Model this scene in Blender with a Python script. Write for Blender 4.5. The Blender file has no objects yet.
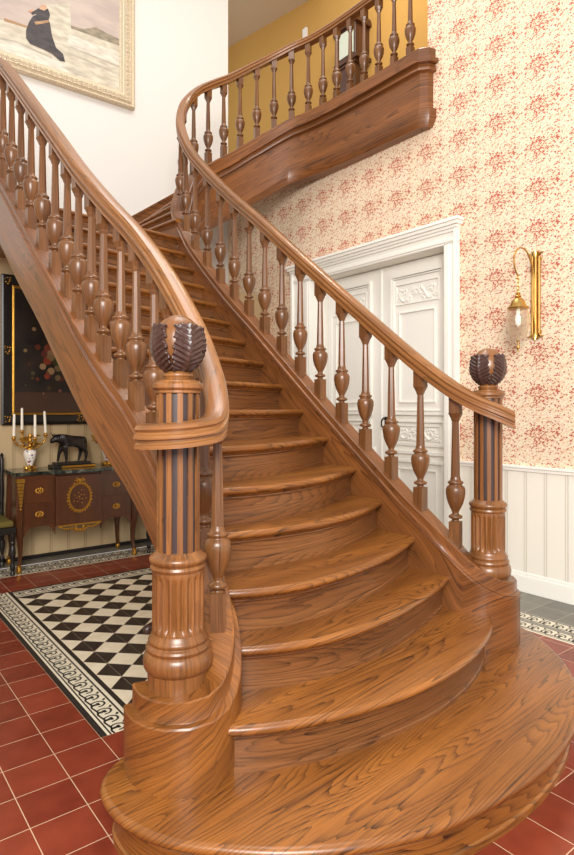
import bpy, math, random
from mathutils import Vector, noise
random.seed(7)
R = math.radians
PI = math.pi

# ------------------------------------------------------------------ camera, world, lights, exposure
# World axes: x towards the right-hand wall, y up the stair, z up. Eye height 1.45 m.
sc = bpy.context.scene
col = sc.collection
cam = bpy.data.objects.new('camera', bpy.data.cameras.new('camera'))
col.objects.link(cam)
cam.location = (0, 0, 1.45)
cam.rotation_euler = (R(90), 0, -math.atan2(.617, .787))
cam.data.sensor_width = 36
cam.data.sensor_fit = 'AUTO'
cam.data.lens = 591 / 855 * 36
cam.data.shift_y = -19.5 / 855
cam.data.clip_start = .05
sc.camera = cam

w = bpy.data.worlds.new('world')
sc.world = w
w.use_nodes = True
w.node_tree.nodes['Background'].inputs[0].default_value = (1.0, .985, .96, 1)
w.node_tree.nodes['Background'].inputs[1].default_value = .9

def area(name, loc, target, size, power, color=(1, .96, .9)):
    l = bpy.data.lights.new(name, 'AREA')
    l.shape = 'RECTANGLE'
    l.size, l.size_y = size
    l.energy = power
    l.color = color
    o = bpy.data.objects.new(name, l)
    col.objects.link(o)
    o.location = loc
    o.rotation_euler = (Vector(target) - Vector(loc)).to_track_quat('-Z', 'Y').to_euler()
    return o

area('added_key_daylight', (-1.2, -1.6, 3.4), (3.8, 3.2, 1.6), (2.0, 2.2), 430, (1, .98, .95))  # added key lamp behind the camera for frontal daylight; no window is seen
area('added_top_fill', (2.2, 3.4, 7.6), (2.4, 3.6, 0), (2.4, 3.0), 120, (1, .98, .95))  # added overhead fill lamp; no roof light is known here
area('added_hall_fill', (4.9, 4.3, 7.6), (5.2, 5.4, 4.8), (.8, .8), 38, (1, .93, .8))  # unseen lamp added to brighten the ochre upper hall

sc.view_settings.view_transform = 'Standard'
sc.view_settings.look = 'None'
sc.view_settings.gamma = 1
sc.view_settings.use_curve_mapping = False
sc.view_settings.exposure = 0.0

# ------------------------------------------------------------------ materials
def srgb(r, g, b):
    f = lambda c: (c / 255 / 12.92) if c / 255 <= .04045 else ((c / 255 + .055) / 1.055) ** 2.4
    return (f(r), f(g), f(b), 1)

def newmat(name):
    m = bpy.data.materials.new(name)
    m.use_nodes = True
    nt = m.node_tree
    return m, nt, nt.nodes['Principled BSDF']

def N(nt, t, **kw):
    n = nt.nodes.new(t)
    for k, v in kw.items():
        setattr(n, k, v)
    return n

def MATH(nt, op, a, b=None, c=None):
    n = nt.nodes.new('ShaderNodeMath')
    n.operation = op
    for i, v in enumerate((a, b, c)):
        if v is None:
            continue
        if isinstance(v, (int, float)):
            n.inputs[i].default_value = v
        else:
            nt.links.new(v, n.inputs[i])
    return n.outputs[0]

def MIX(nt, fac, a, b, mode='MIX'):
    n = nt.nodes.new('ShaderNodeMix')
    n.data_type = 'RGBA'
    n.blend_type = mode
    for i, v in ((0, fac), (6, a), (7, b)):
        if isinstance(v, (int, float)):
            n.inputs[i].default_value = v
        elif isinstance(v, tuple):
            n.inputs[i].default_value = v
        else:
            nt.links.new(v, n.inputs[i])
    return n.outputs[2]

def RAMP(nt, fac, stops):
    n = nt.nodes.new('ShaderNodeValToRGB')
    e = n.color_ramp.elements
    while len(e) < len(stops):
        e.new(.5)
    for k, (p, c) in zip(e, stops):
        k.position = p
        k.color = c
    nt.links.new(fac, n.inputs[0])
    return n.outputs[0]

def plain(name, c, rough=.5, metal=0, spec=.5, bump=0, bscale=40, var=0, coat=0):
    m, nt, p = newmat(name)
    p.inputs['Roughness'].default_value = rough
    p.inputs['Metallic'].default_value = metal
    p.inputs['Specular IOR Level'].default_value = spec
    p.inputs['Coat Weight'].default_value = coat
    p.inputs['Base Color'].default_value = c
    tc = N(nt, 'ShaderNodeTexCoord')
    nz = N(nt, 'ShaderNodeTexNoise')
    nz.inputs['Scale'].default_value = bscale
    nz.inputs['Detail'].default_value = 4
    nt.links.new(tc.outputs['Object'], nz.inputs['Vector'])
    v = var or .04
    lo = tuple(x * (1 - v) for x in c[:3]) + (1,)
    hi = tuple(min(1, x * (1 + v)) for x in c[:3]) + (1,)
    nt.links.new(RAMP(nt, nz.outputs[0], [(.3, lo), (.7, hi)]), p.inputs['Base Color'])
    if bump:
        b = N(nt, 'ShaderNodeBump')
        b.inputs['Strength'].default_value = bump
        b.inputs['Distance'].default_value = .003
        nt.links.new(nz.outputs[0], b.inputs['Height'])
        nt.links.new(b.outputs[0], p.inputs['Normal'])
    return m

def wood(name, dark, mid, light, band=14, figure=.5, rough=.34, lines=.75, twist=0.0, ring=.6):
    """UV x runs along the grain in metres, UV y across it."""
    m, nt, p = newmat(name)
    uv = N(nt, 'ShaderNodeUVMap')
    oi = N(nt, 'ShaderNodeObjectInfo')
    sep = N(nt, 'ShaderNodeSeparateXYZ')
    nt.links.new(uv.outputs[0], sep.inputs[0])
    u, v = sep.outputs[0], sep.outputs[1]
    if twist:
        u2 = MATH(nt, 'ADD', u, MATH(nt, 'MULTIPLY', v, twist))
        v = MATH(nt, 'SUBTRACT', v, MATH(nt, 'MULTIPLY', u, twist))
        u = u2
    rnd = MATH(nt, 'MULTIPLY', oi.outputs['Random'], 37.0)
    def vec(su, sv):
        c = N(nt, 'ShaderNodeCombineXYZ')
        nt.links.new(MATH(nt, 'MULTIPLY', u, su), c.inputs[0])
        nt.links.new(MATH(nt, 'MULTIPLY', v, sv), c.inputs[1])
        nt.links.new(rnd, c.inputs[2])
        return c.outputs[0]
    def noise_(vc, detail=2, rough_=.5):
        n = N(nt, 'ShaderNodeTexNoise')
        n.inputs['Scale'].default_value = 1
        n.inputs['Detail'].default_value = detail
        n.inputs['Roughness'].default_value = rough_
        nt.links.new(vc, n.inputs['Vector'])
        return n.outputs[0]
    big = noise_(vec(.5, 4.4), 1.2)
    warp = noise_(vec(2.2, 42), 3)
    f = MATH(nt, 'ADD', MATH(nt, 'MULTIPLY', big, band * 2.6), MATH(nt, 'MULTIPLY', warp, 1.1))
    f = MATH(nt, 'ADD', f, MATH(nt, 'MULTIPLY', v, band * figure))
    fr = MATH(nt, 'FRACT', f)
    ln = MATH(nt, 'MULTIPLY', MATH(nt, 'POWER', fr, 3.6), ring)                      # soft rise, sharp fall: growth rings
    cell = noise_(vec(.8, 9), 2)
    streak = noise_(vec(1.1, 75), 3, .65)
    fib = noise_(vec(6, 300), 3, .6)
    pore = noise_(vec(9, 420), 2, .6)
    tone = MATH(nt, 'ADD', MATH(nt, 'MULTIPLY', cell, .55), MATH(nt, 'ADD', MATH(nt, 'MULTIPLY', fib, .3), MATH(nt, 'MULTIPLY', streak, .45)))
    base = RAMP(nt, tone, [(.46, mid), (.80, light)])
    g = MATH(nt, 'MULTIPLY', ln, MATH(nt, 'ADD', MATH(nt, 'MULTIPLY', fib, .9), .35))
    st = MATH(nt, 'MULTIPLY', MATH(nt, 'MAXIMUM', MATH(nt, 'SUBTRACT', streak, .5), 0.0), 3.0)
    g = MATH(nt, 'MULTIPLY', MATH(nt, 'ADD', g, st), lines)
    g2 = MATH(nt, 'MULTIPLY', MATH(nt, 'GREATER_THAN', pore, .6), .25)
    g = MATH(nt, 'MINIMUM', MATH(nt, 'ADD', g, g2), 1.0)
    c = MIX(nt, g, base, dark)
    nt.links.new(c, p.inputs['Base Color'])
    p.inputs['Roughness'].default_value = rough
    p.inputs['Coat Weight'].default_value = .25
    p.inputs['Coat Roughness'].default_value = .22
    b = N(nt, 'ShaderNodeBump')
    b.inputs['Strength'].default_value = .25
    b.inputs['Distance'].default_value = .0015
    nt.links.new(fib, b.inputs['Height'])
    nt.links.new(b.outputs[0], p.inputs['Normal'])
    return m

W_TREAD = wood('oak_tread', srgb(44, 22, 9), srgb(112, 64, 23), srgb(168, 106, 45), 17, .3, .34, .95, 0, .85)
W_RISER = wood('oak_riser', srgb(40, 22, 10), srgb(102, 59, 28), srgb(144, 93, 50), 11, .4, .38, .95, 0, .7)
W_STR = wood('oak_string', srgb(42, 23, 10), srgb(102, 60, 27), srgb(150, 92, 46), 11, .6, .36, .95, 0, .7)
W_CURL = wood('oak_curled_string', srgb(36, 18, 7), srgb(106, 60, 23), srgb(158, 99, 43), 14, .9, .36, .9, -.9, .65)
W_RAIL = wood('oak_handrail', srgb(52, 30, 14), srgb(118, 72, 36), srgb(162, 110, 62), 8, .5, .28, .85, 0, .45)
W_BAL = wood('oak_baluster', srgb(36, 21, 10), srgb(92, 56, 28), srgb(134, 88, 49), 8, .5, .34, .9, 0, .5)
W_NEWEL = wood('oak_newel', srgb(38, 22, 10), srgb(106, 64, 30), srgb(154, 101, 54), 9, .5, .32, .85, 0, .3)
W_DARK = wood('dark_inlay', srgb(22, 16, 20), srgb(46, 34, 36), srgb(70, 54, 52), 6, .5, .4, .5)
W_CLOCK = wood('clock_wood', srgb(30, 15, 9), srgb(62, 33, 20), srgb(88, 49, 30), 6, .5, .4, .5)
W_MAHOG = wood('mahogany', srgb(28, 13, 6), srgb(66, 33, 13), srgb(94, 50, 21), 5, .5, .3, .4)
M_LEAF = plain('dark_carved_leaf', srgb(66, 44, 38), .32, 0, .6, .4, 60, .3)
M_EBONY = plain('ebonised_wood', srgb(26, 21, 18), .35, 0, .5, 0, 40, .2)
M_WHITE = plain('white_plaster', srgb(229, 226, 221), .85, 0, .2, .15, 120, .015)
M_PAINT = plain('cream_door_paint', srgb(250, 247, 238), .45, 0, .4, 0, 60, .015)
M_OCHRE = plain('ochre_wall_paint', srgb(198, 154, 84), .8, 0, .2, .1, 90, .03)
M_CEIL = plain('beige_ceiling', srgb(214, 196, 168), .85, 0, .2, 0, 60, .02)
M_GREYTILE = None
M_BRASS = plain('polished_brass', srgb(206, 166, 96), .28, 1, .5, 0, 30, .1)
M_GILT = plain('gilded_frame', srgb(212, 196, 168), .5, .2, .5, .6, 90, .25)
M_GILT2 = plain('gilt_bronze', srgb(190, 142, 58), .33, .9, .5, .5, 120, .25)
M_BRONZE = plain('dark_bronze', srgb(34, 28, 26), .32, .4, .5, .2, 60, .3)
M_IRON = plain('dark_door_iron', srgb(50, 44, 40), .35, .7)
M_CANDLE = plain('candle_wax', srgb(240, 234, 218), .5)
M_GREENCLOTH = plain('green_gold_cloth', srgb(104, 92, 44), .9, 0, .2, .3, 200, .35)
M_SWITCH = plain('white_plastic', srgb(236, 234, 228), .4)

def m_marble():
    m, nt, p = newmat('green_black_marble')
    tc = N(nt, 'ShaderNodeTexCoord')
    n = N(nt, 'ShaderNodeTexNoise')
    n.inputs['Scale'].default_value = 9
    n.inputs['Detail'].default_value = 8
    n.inputs['Distortion'].default_value = 2
    nt.links.new(tc.outputs['Object'], n.inputs['Vector'])
    nt.links.new(RAMP(nt, n.outputs[0], [(.42, srgb(30, 34, 30)), (.54, srgb(66, 72, 62)), (.62, srgb(132, 136, 118)), (.68, srgb(44, 50, 44))]), p.inputs['Base Color'])
    p.inputs['Roughness'].default_value = .15
    return m
M_MARBLE = m_marble()

def m_vase():
    m, nt, p = newmat('painted_porcelain')
    tc = N(nt, 'ShaderNodeTexCoord')
    n = N(nt, 'ShaderNodeTexVoronoi')
    n.inputs['Scale'].default_value = 34
    nt.links.new(tc.outputs['Object'], n.inputs['Vector'])
    pat = RAMP(nt, n.outputs['Distance'], [(.25, srgb(70, 66, 110)), (.36, srgb(232, 226, 214))])
    n2 = N(nt, 'ShaderNodeTexVoronoi')
    n2.inputs['Scale'].default_value = 21
    nt.links.new(tc.outputs['Object'], n2.inputs['Vector'])
    pat2 = MIX(nt, MATH(nt, 'LESS_THAN', n2.outputs['Distance'], .24), pat, srgb(150, 60, 60))
    nt.links.new(pat2, p.inputs['Base Color'])
    p.inputs['Roughness'].default_value = .12
    return m
M_VASE = m_vase()

def m_glass():
    m, nt, p = newmat('clear_lamp_glass')
    p.inputs['Base Color'].default_value = (.97, .96, .92, 1)
    p.inputs['Roughness'].default_value = .03
    p.inputs['Transmission Weight'].default_value = 1
    p.inputs['IOR'].default_value = 1.3
    nz = N(nt, 'ShaderNodeTexNoise')
    nz.inputs['Scale'].default_value = 30
    b = N(nt, 'ShaderNodeBump')
    b.inputs['Strength'].default_value = .3
    b.inputs['Distance'].default_value = .002
    nt.links.new(nz.outputs[0], b.inputs['Height'])
    nt.links.new(b.outputs[0], p.inputs['Normal'])
    return m
M_GLASS = m_glass()
def m_pane():
    m, nt, p = newmat('clock_glass')
    p.inputs['Base Color'].default_value = srgb(206, 214, 196)
    p.inputs['Roughness'].default_value = .1
    return m
M_DIAL = m_pane()
def m_bulb():
    m, nt, p = newmat('lamp_bulb')
    p.inputs['Base Color'].default_value = (1, .97, .9, 1)
    p.inputs['Emission Color'].default_value = (1, .93, .8, 1)
    p.inputs['Emission Strength'].default_value = .25
    return m
M_BULB = m_bulb()

def grid_line(nt, coord, period, offset, half):
    """1 on grout lines of a coordinate, 0 elsewhere"""
    t = MATH(nt, 'DIVIDE', MATH(nt, 'SUBTRACT', coord, offset - period * 50), period)
    f = MATH(nt, 'FRACT', t)
    d = MATH(nt, 'MINIMUM', f, MATH(nt, 'SUBTRACT', 1.0, f))
    return MATH(nt, 'LESS_THAN', d, half / period)

def cellrand(nt, x, y, period, ox, oy):
    c = N(nt, 'ShaderNodeCombineXYZ')
    nt.links.new(MATH(nt, 'FLOOR', MATH(nt, 'DIVIDE', MATH(nt, 'SUBTRACT', x, ox), period)), c.inputs[0])
    nt.links.new(MATH(nt, 'FLOOR', MATH(nt, 'DIVIDE', MATH(nt, 'SUBTRACT', y, oy), period)), c.inputs[1])
    wn = N(nt, 'ShaderNodeTexWhiteNoise')
    wn.noise_dimensions = '2D'
    nt.links.new(c.outputs[0], wn.inputs['Vector'])
    return wn.outputs[0]

def tile_mat(name, period, ox, oy, c1, c2, grout, half=.002, rough=.25):
    m, nt, p = newmat(name)
    tc = N(nt, 'ShaderNodeTexCoord')
    s = N(nt, 'ShaderNodeSeparateXYZ')
    nt.links.new(tc.outputs['Object'], s.inputs[0])
    x, y = s.outputs[0], s.outputs[1]
    g = MATH(nt, 'MAXIMUM', grid_line(nt, x, period, ox, half), grid_line(nt, y, period, oy, half))
    r = cellrand(nt, x, y, period, ox, oy)
    nz = N(nt, 'ShaderNodeTexNoise')
    nz.inputs['Scale'].default_value = 9
    nz.inputs['Detail'].default_value = 5
    nt.links.new(tc.outputs['Object'], nz.inputs['Vector'])
    f = MATH(nt, 'ADD', MATH(nt, 'MULTIPLY', r, .5), MATH(nt, 'SUBTRACT', nz.outputs[0], .25))
    c = MIX(nt, f, c1, c2)
    nt.links.new(MIX(nt, g, c, grout), p.inputs['Base Color'])
    p.inputs['Roughness'].default_value = rough
    b = N(nt, 'ShaderNodeBump')
    b.inputs['Strength'].default_value = .4
    b.inputs['Distance'].default_value = .002
    b.invert = True
    nt.links.new(g, b.inputs['Height'])
    nt.links.new(b.outputs[0], p.inputs['Normal'])
    return m
M_RED = tile_mat('red_quarry_tiles', .2, .96, 2.55, srgb(102, 38, 24), srgb(148, 66, 44), srgb(206, 172, 142), .0017, .3)
M_GREY = tile_mat('grey_slate_tiles', .22, 3.92, .06, srgb(92, 88, 80), srgb(126, 122, 110), srgb(166, 158, 144), .002, .4)

def m_checker(period=.206, ox=1.165, oy=2.755):
    m, nt, p = newmat('black_and_cream_checker_tiles')
    tc = N(nt, 'ShaderNodeTexCoord')
    s = N(nt, 'ShaderNodeSeparateXYZ')
    nt.links.new(tc.outputs['Object'], s.inputs[0])
    x = MATH(nt, 'SUBTRACT', s.outputs[0], ox)
    y = MATH(nt, 'SUBTRACT', s.outputs[1], oy)
    P_ = MATH(nt, 'DIVIDE', MATH(nt, 'ADD', x, y), period)
    Q_ = MATH(nt, 'DIVIDE', MATH(nt, 'SUBTRACT', x, y), period)
    fp = MATH(nt, 'ADD', MATH(nt, 'FLOOR', P_), MATH(nt, 'FLOOR', Q_))
    par = MATH(nt, 'FLOORED_MODULO', fp, 2.0)
    def line(v, h):
        f = MATH(nt, 'FRACT', MATH(nt, 'ADD', v, 100.0))
        return MATH(nt, 'LESS_THAN', MATH(nt, 'MINIMUM', f, MATH(nt, 'SUBTRACT', 1.0, f)), h)
    g = MATH(nt, 'MAXIMUM', line(P_, .008), line(Q_, .008))
    g2 = line(MATH(nt, 'ADD', MATH(nt, 'DIVIDE', x, period), .5), .006)
    nz = N(nt, 'ShaderNodeTexNoise')
    nz.inputs['Scale'].default_value = 12
    nt.links.new(tc.outputs['Object'], nz.inputs['Vector'])
    cw = MIX(nt, nz.outputs[0], srgb(216, 200, 168), srgb(244, 234, 210))
    cb = MIX(nt, nz.outputs[0], srgb(34, 28, 24), srgb(66, 56, 48))
    c = MIX(nt, par, cb, cw)
    c = MIX(nt, g2, c, srgb(150, 136, 112))
    c = MIX(nt, g, c, srgb(170, 156, 130))
    nt.links.new(c, p.inputs['Base Color'])
    p.inputs['Roughness'].default_value = .35
    return m
M_CHECK = m_checker()
M_TBLACK = plain('black_border_tile', srgb(44, 40, 36), .4)
M_TWHITE = plain('cream_border_tile', srgb(226, 216, 192), .4)
M_TGREY = plain('grey_border_tile', srgb(140, 136, 126), .4)

def m_wallpaper():
    m, nt, p = newmat('floral_wallpaper')
    tc = N(nt, 'ShaderNodeTexCoord')
    s = N(nt, 'ShaderNodeSeparateXYZ')
    nt.links.new(tc.outputs['Object'], s.inputs[0])
    px, pz = .36, .32
    def wrap(v, per, off):
        t = MATH(nt, 'DIVIDE', MATH(nt, 'SUBTRACT', v, off), per)
        return MATH(nt, 'MULTIPLY', MATH(nt, 'SUBTRACT', MATH(nt, 'FRACT', MATH(nt, 'ADD', t, 100.5)), .5), per)
    y = wrap(s.outputs[1], px, 2.39)
    z = wrap(s.outputs[2], pz, 2.20)
    cv = N(nt, 'ShaderNodeCombineXYZ')
    nt.links.new(y, cv.inputs[0])
    nt.links.new(z, cv.inputs[1])
    def vor(scale, off):
        mp = N(nt, 'ShaderNodeMapping')
        mp.inputs['Location'].default_value = (off, off * 1.7, 0)
        mp.inputs['Rotation'].default_value = (0, 0, .6)
        mp.inputs['Scale'].default_value = (1, 1.5, 1)
        nt.links.new(cv.outputs[0], mp.inputs[0])
        v = N(nt, 'ShaderNodeTexVoronoi')
        v.inputs['Scale'].default_value = scale
        v.voronoi_dimensions = '2D'
        nt.links.new(mp.outputs[0], v.inputs['Vector'])
        return v
    # distance from the middle of a bouquet, and of a second smaller spray
    def blob(cx, cz, sx, sz):
        a = MATH(nt, 'DIVIDE', MATH(nt, 'SUBTRACT', y, cx), sx)
        b = MATH(nt, 'DIVIDE', MATH(nt, 'SUBTRACT', z, cz), sz)
        d = MATH(nt, 'SQRT', MATH(nt, 'ADD', MATH(nt, 'MULTIPLY', a, a), MATH(nt, 'MULTIPLY', b, b)))
        return MATH(nt, 'SUBTRACT', 1.0, MATH(nt, 'MINIMUM', d, 1.0))
    den = MATH(nt, 'MAXIMUM', blob(0, 0, .15, .14), MATH(nt, 'MULTIPLY', blob(-.14, .03, .08, .12), .75))
    v1, v2, v3, v4 = vor(64, 3.1), vor(48, 9.7), vor(70, 17.3), vor(30, 5.5)
    def seprand(v):
        q = N(nt, 'ShaderNodeSeparateColor')
        nt.links.new(v.outputs['Color'], q.inputs[0])
        return q.outputs[0]
    base = srgb(238, 221, 195)
    # pale green-beige foliage everywhere, orange-pink buds, then red flower heads gathered in the bouquet
    leaf = MATH(nt, 'MULTIPLY', MATH(nt, 'LESS_THAN', v2.outputs['Distance'], .42), MATH(nt, 'GREATER_THAN', seprand(v2), .45))
    c = MIX(nt, MATH(nt, 'MULTIPLY', leaf, .5), base, srgb(214, 198, 154))
    pk = MATH(nt, 'MULTIPLY', MATH(nt, 'LESS_THAN', v3.outputs['Distance'], .36), MATH(nt, 'GREATER_THAN', MATH(nt, 'ADD', seprand(v3), MATH(nt, 'MULTIPLY', den, .5)), .62))
    c = MIX(nt, MATH(nt, 'MULTIPLY', pk, .65), c, srgb(214, 134, 98))
    bg = MATH(nt, 'MULTIPLY', MATH(nt, 'LESS_THAN', v4.outputs['Distance'], .5), MATH(nt, 'GREATER_THAN', seprand(v4), .6))
    c = MIX(nt, MATH(nt, 'MULTIPLY', bg, .15), c, srgb(232, 172, 138))
    rd = MATH(nt, 'MULTIPLY', MATH(nt, 'LESS_THAN', v1.outputs['Distance'], .5), MATH(nt, 'GREATER_THAN', MATH(nt, 'ADD', seprand(v1), MATH(nt, 'MULTIPLY', den, .6)), .885))
    c = MIX(nt, MATH(nt, 'MULTIPLY', rd, .9), c, srgb(176, 62, 48))
    nt.links.new(c, p.inputs['Base Color'])
    p.inputs['Roughness'].default_value = .8
    p.inputs['Specular IOR Level'].default_value = .2
    return m
M_PAPER = m_wallpaper()

def m_boards(name, axis, period, off, c, groove):
    m, nt, p = newmat(name)
    tc = N(nt, 'ShaderNodeTexCoord')
    s = N(nt, 'ShaderNodeSeparateXYZ')
    nt.links.new(tc.outputs['Object'], s.inputs[0])
    v = s.outputs[axis]
    g = grid_line(nt, v, period, off, .004)
    g2 = grid_line(nt, v, period, off + .018, .0025)
    gg = MATH(nt, 'MAXIMUM', g, g2)
    nt.links.new(MIX(nt, MATH(nt, 'MULTIPLY', gg, .55), c, groove), p.inputs['Base Color'])
    b = N(nt, 'ShaderNodeBump')
    b.inputs['Distance'].default_value = .006
    b.invert = True
    nt.links.new(gg, b.inputs['Height'])
    nt.links.new(b.outputs[0], p.inputs['Normal'])
    p.inputs['Roughness'].default_value = .5
    return m
M_BOARD = m_boards('cream_matchboard', 1, .165, .02, srgb(246, 241, 228), srgb(204, 190, 164))
M_BOARDB = m_boards('beige_matchboard', 0, .17, .05, srgb(190, 166, 126), srgb(112, 92, 64))

def m_flowerpic():
    m, nt, p = newmat('dark_flower_painting')
    tc = N(nt, 'ShaderNodeTexCoord')
    s = N(nt, 'ShaderNodeSeparateXYZ')
    nt.links.new(tc.outputs['Generated'], s.inputs[0])
    def blob(cx, cz, sx, sz):
        a = MATH(nt, 'DIVIDE', MATH(nt, 'SUBTRACT', s.outputs[0], cx), sx)
        b = MATH(nt, 'DIVIDE', MATH(nt, 'SUBTRACT', s.outputs[2], cz), sz)
        d = MATH(nt, 'SQRT', MATH(nt, 'ADD', MATH(nt, 'MULTIPLY', a, a), MATH(nt, 'MULTIPLY', b, b)))
        return MATH(nt, 'SUBTRACT', 1.0, MATH(nt, 'MINIMUM', d, 1.0))
    d = blob(.33, .5, .36, .44)
    v = N(nt, 'ShaderNodeTexVoronoi')
    v.inputs['Scale'].default_value = 13
    nt.links.new(tc.outputs['Object'], v.inputs['Vector'])
    hit = MATH(nt, 'LESS_THAN', v.outputs['Distance'], MATH(nt, 'MULTIPLY', d, .75))
    colr = N(nt, 'ShaderNodeSeparateColor')
    nt.links.new(v.outputs['Color'], colr.inputs[0])
    fl = RAMP(nt, colr.outputs[0], [(.0, srgb(60, 24, 14)), (.35, srgb(136, 52, 30)), (.55, srgb(52, 54, 26)), (.75, srgb(150, 120, 84)), (.95, srgb(96, 40, 34))])
    nz = N(nt, 'ShaderNodeTexNoise')
    nz.inputs['Scale'].default_value = 5
    nt.links.new(tc.outputs['Object'], nz.inputs['Vector'])
    bg = RAMP(nt, nz.outputs[0], [(.35, srgb(16, 12, 9)), (.7, srgb(44, 32, 22))])
    bg = MIX(nt, MATH(nt, 'MULTIPLY', MATH(nt, 'LESS_THAN', s.outputs[2], .17), .8), bg, srgb(66, 42, 26))
    nt.links.new(MIX(nt, MATH(nt, 'MULTIPLY', hit, .85), bg, fl), p.inputs['Base Color'])
    p.inputs['Roughness'].default_value = .35
    return m
M_FLOWERS = m_flowerpic()

def paintmat(name, c1, c2, scale=6):
    m, nt, p = newmat(name)
    tc = N(nt, 'ShaderNodeTexCoord')
    mp = N(nt, 'ShaderNodeMapping')
    mp.inputs['Scale'].default_value = (1, 1, 3)
    nt.links.new(tc.outputs['Object'], mp.inputs[0])
    nz = N(nt, 'ShaderNodeTexNoise')
    nz.inputs['Scale'].default_value = scale
    nz.inputs['Detail'].default_value = 6
    nt.links.new(mp.outputs[0], nz.inputs['Vector'])
    nt.links.new(RAMP(nt, nz.outputs[0], [(.35, c1), (.65, c2)]), p.inputs['Base Color'])
    p.inputs['Roughness'].default_value = .5
    return m

# ------------------------------------------------------------------ mesh helpers
class MB:
    def __init__(s):
        s.v, s.f, s.uv, s.mi, s.sm = [], [], [], [], []
    def face(s, pts, uvs=None, mi=0, smooth=False):
        b = len(s.v)
        s.v += [tuple(p) for p in pts]
        s.f.append(tuple(range(b, b + len(pts))))
        s.uv.append(uvs or [(0, 0)] * len(pts))
        s.mi.append(mi); s.sm.append(smooth)
    def grid(s, P, UV, mi=0, smooth=True, closed=False, flip=False):
        """P[i][j] points, optional wrap in j; mi may be a function (i,j)"""
        b = len(s.v)
        n, m_ = len(P), len(P[0])
        for r in P:
            s.v += [tuple(p) for p in r]
        for i in range(n - 1):
            for j in range(m_ if closed else m_ - 1):
                k = (j + 1) % m_
                f = [b + i * m_ + j, b + (i + 1) * m_ + j, b + (i + 1) * m_ + k, b + i * m_ + k]
                kk = j + 1
                u = [UV[i][j], UV[i + 1][j], UV[i + 1][kk], UV[i][kk]]
                if flip:
                    f.reverse(); u.reverse()
                s.f.append(tuple(f)); s.uv.append(u)
                s.mi.append(mi(i, j) if callable(mi) else mi); s.sm.append(smooth)
    def box(s, x0, x1, y0, y1, z0, z1, grain='x', mi=0):
        P = [(x0, y0, z0), (x1, y0, z0), (x1, y1, z0), (x0, y1, z0), (x0, y0, z1), (x1, y0, z1), (x1, y1, z1), (x0, y1, z1)]
        g = 'xyz'.index(grain)
        o = [k for k in range(3) if k != g]
        for q in ((0, 3, 2, 1), (4, 5, 6, 7), (0, 1, 5, 4), (1, 2, 6, 5), (2, 3, 7, 6), (3, 0, 4, 7)):
            pts = [P[k] for k in q]
            s.face(pts, [(p[g], p[o[0]] + p[o[1]]) for p in pts], mi)
        return s
    def lathe(s, prof, n=24, c=(0, 0), z0=0, rot=0, mi=0, smooth=True, rad=None, caps=True, sx=1, sy=1):
        P, U = [], []
        L = 0
        for i, (r, z) in enumerate(prof):
            if i: L += math.hypot(r - prof[i - 1][0], z - prof[i - 1][1])
            row, ur = [], []
            for j in range(n + 1):
                a = rot + 2 * PI * j / n
                rr = r * (rad(a, z) if rad else 1)
                if j < n: row.append((c[0] + rr * math.cos(a) * sx, c[1] + rr * math.sin(a) * sy, z0 + z))
                ur.append((L, (2 * PI * j / n) * .06 + .3))
            P.append(row); U.append(ur)
        s.grid(P, U, mi, smooth, closed=True, flip=True)
        if caps:
            for row, rev in ((P[0], True), (P[-1], False)):
                pts = row[::-1] if rev else row
                if prof[0 if rev else -1][0] > 1e-4:
                    s.face(pts, [(p[0] - c[0], p[1] - c[1]) for p in pts], mi if not callable(mi) else 0)
        return s
    def tube(s, pts, r, n=8, mi=0, cap=True):
        pts = [Vector(p) for p in pts]
        P, U = [], []
        L = 0
        up = Vector((0, 0, 1))
        pn = None
        for i, p in enumerate(pts):
            t = (pts[min(i + 1, len(pts) - 1)] - pts[max(i - 1, 0)]).normalized()
            if pn is None:
                a = up if abs(t.dot(up)) < .95 else Vector((1, 0, 0))
                pn = (a - t * a.dot(t)).normalized()
            else:
                pn = (pn - t * pn.dot(t)).normalized()
            q = t.cross(pn)
            rr = r[i] if isinstance(r, (list, tuple)) else r
            if i: L += (pts[i] - pts[i - 1]).length
            P.append([p + pn * rr * math.cos(2 * PI * j / n) + q * rr * math.sin(2 * PI * j / n) for j in range(n)])
            U.append([(L, 2 * PI * j / n * .03) for j in range(n + 1)])
        s.grid(P, U, mi, True, closed=True, flip=True)
        if cap:
            s.face(P[0], None, mi); s.face(P[-1][::-1], None, mi)
        return s
    def ball(s, c, r, n=10, mi=0, sc_=(1, 1, 1)):
        prof = [(max(1e-5, math.sin(PI * k / n)) , -math.cos(PI * k / n)) for k in range(n + 1)]
        P = [[(c[0] + r * q * math.cos(2 * PI * j / (2 * n)) * sc_[0], c[1] + r * q * math.sin(2 * PI * j / (2 * n)) * sc_[1], c[2] + r * z * sc_[2]) for j in range(2 * n)] for q, z in prof]
        U = [[(z * r, j * .01) for j in range(2 * n + 1)] for q, z in prof]
        s.grid(P, U, mi, True, closed=True, flip=True)
        return s
    def mesh(s, name, mats):
        me = bpy.data.meshes.new(name)
        me.from_pydata(s.v, [], s.f)
        for m in (mats if isinstance(mats, (list, tuple)) else [mats]):
            me.materials.append(m)
        uvl = me.uv_layers.new(name='UVMap')
        k = 0
        for fi, f in enumerate(s.f):
            for c in range(len(f)):
                uvl.data[k].uv = s.uv[fi][c]; k += 1
        me.polygons.foreach_set('material_index', s.mi)
        me.polygons.foreach_set('use_smooth', s.sm)
        me.update()
        return me
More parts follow.
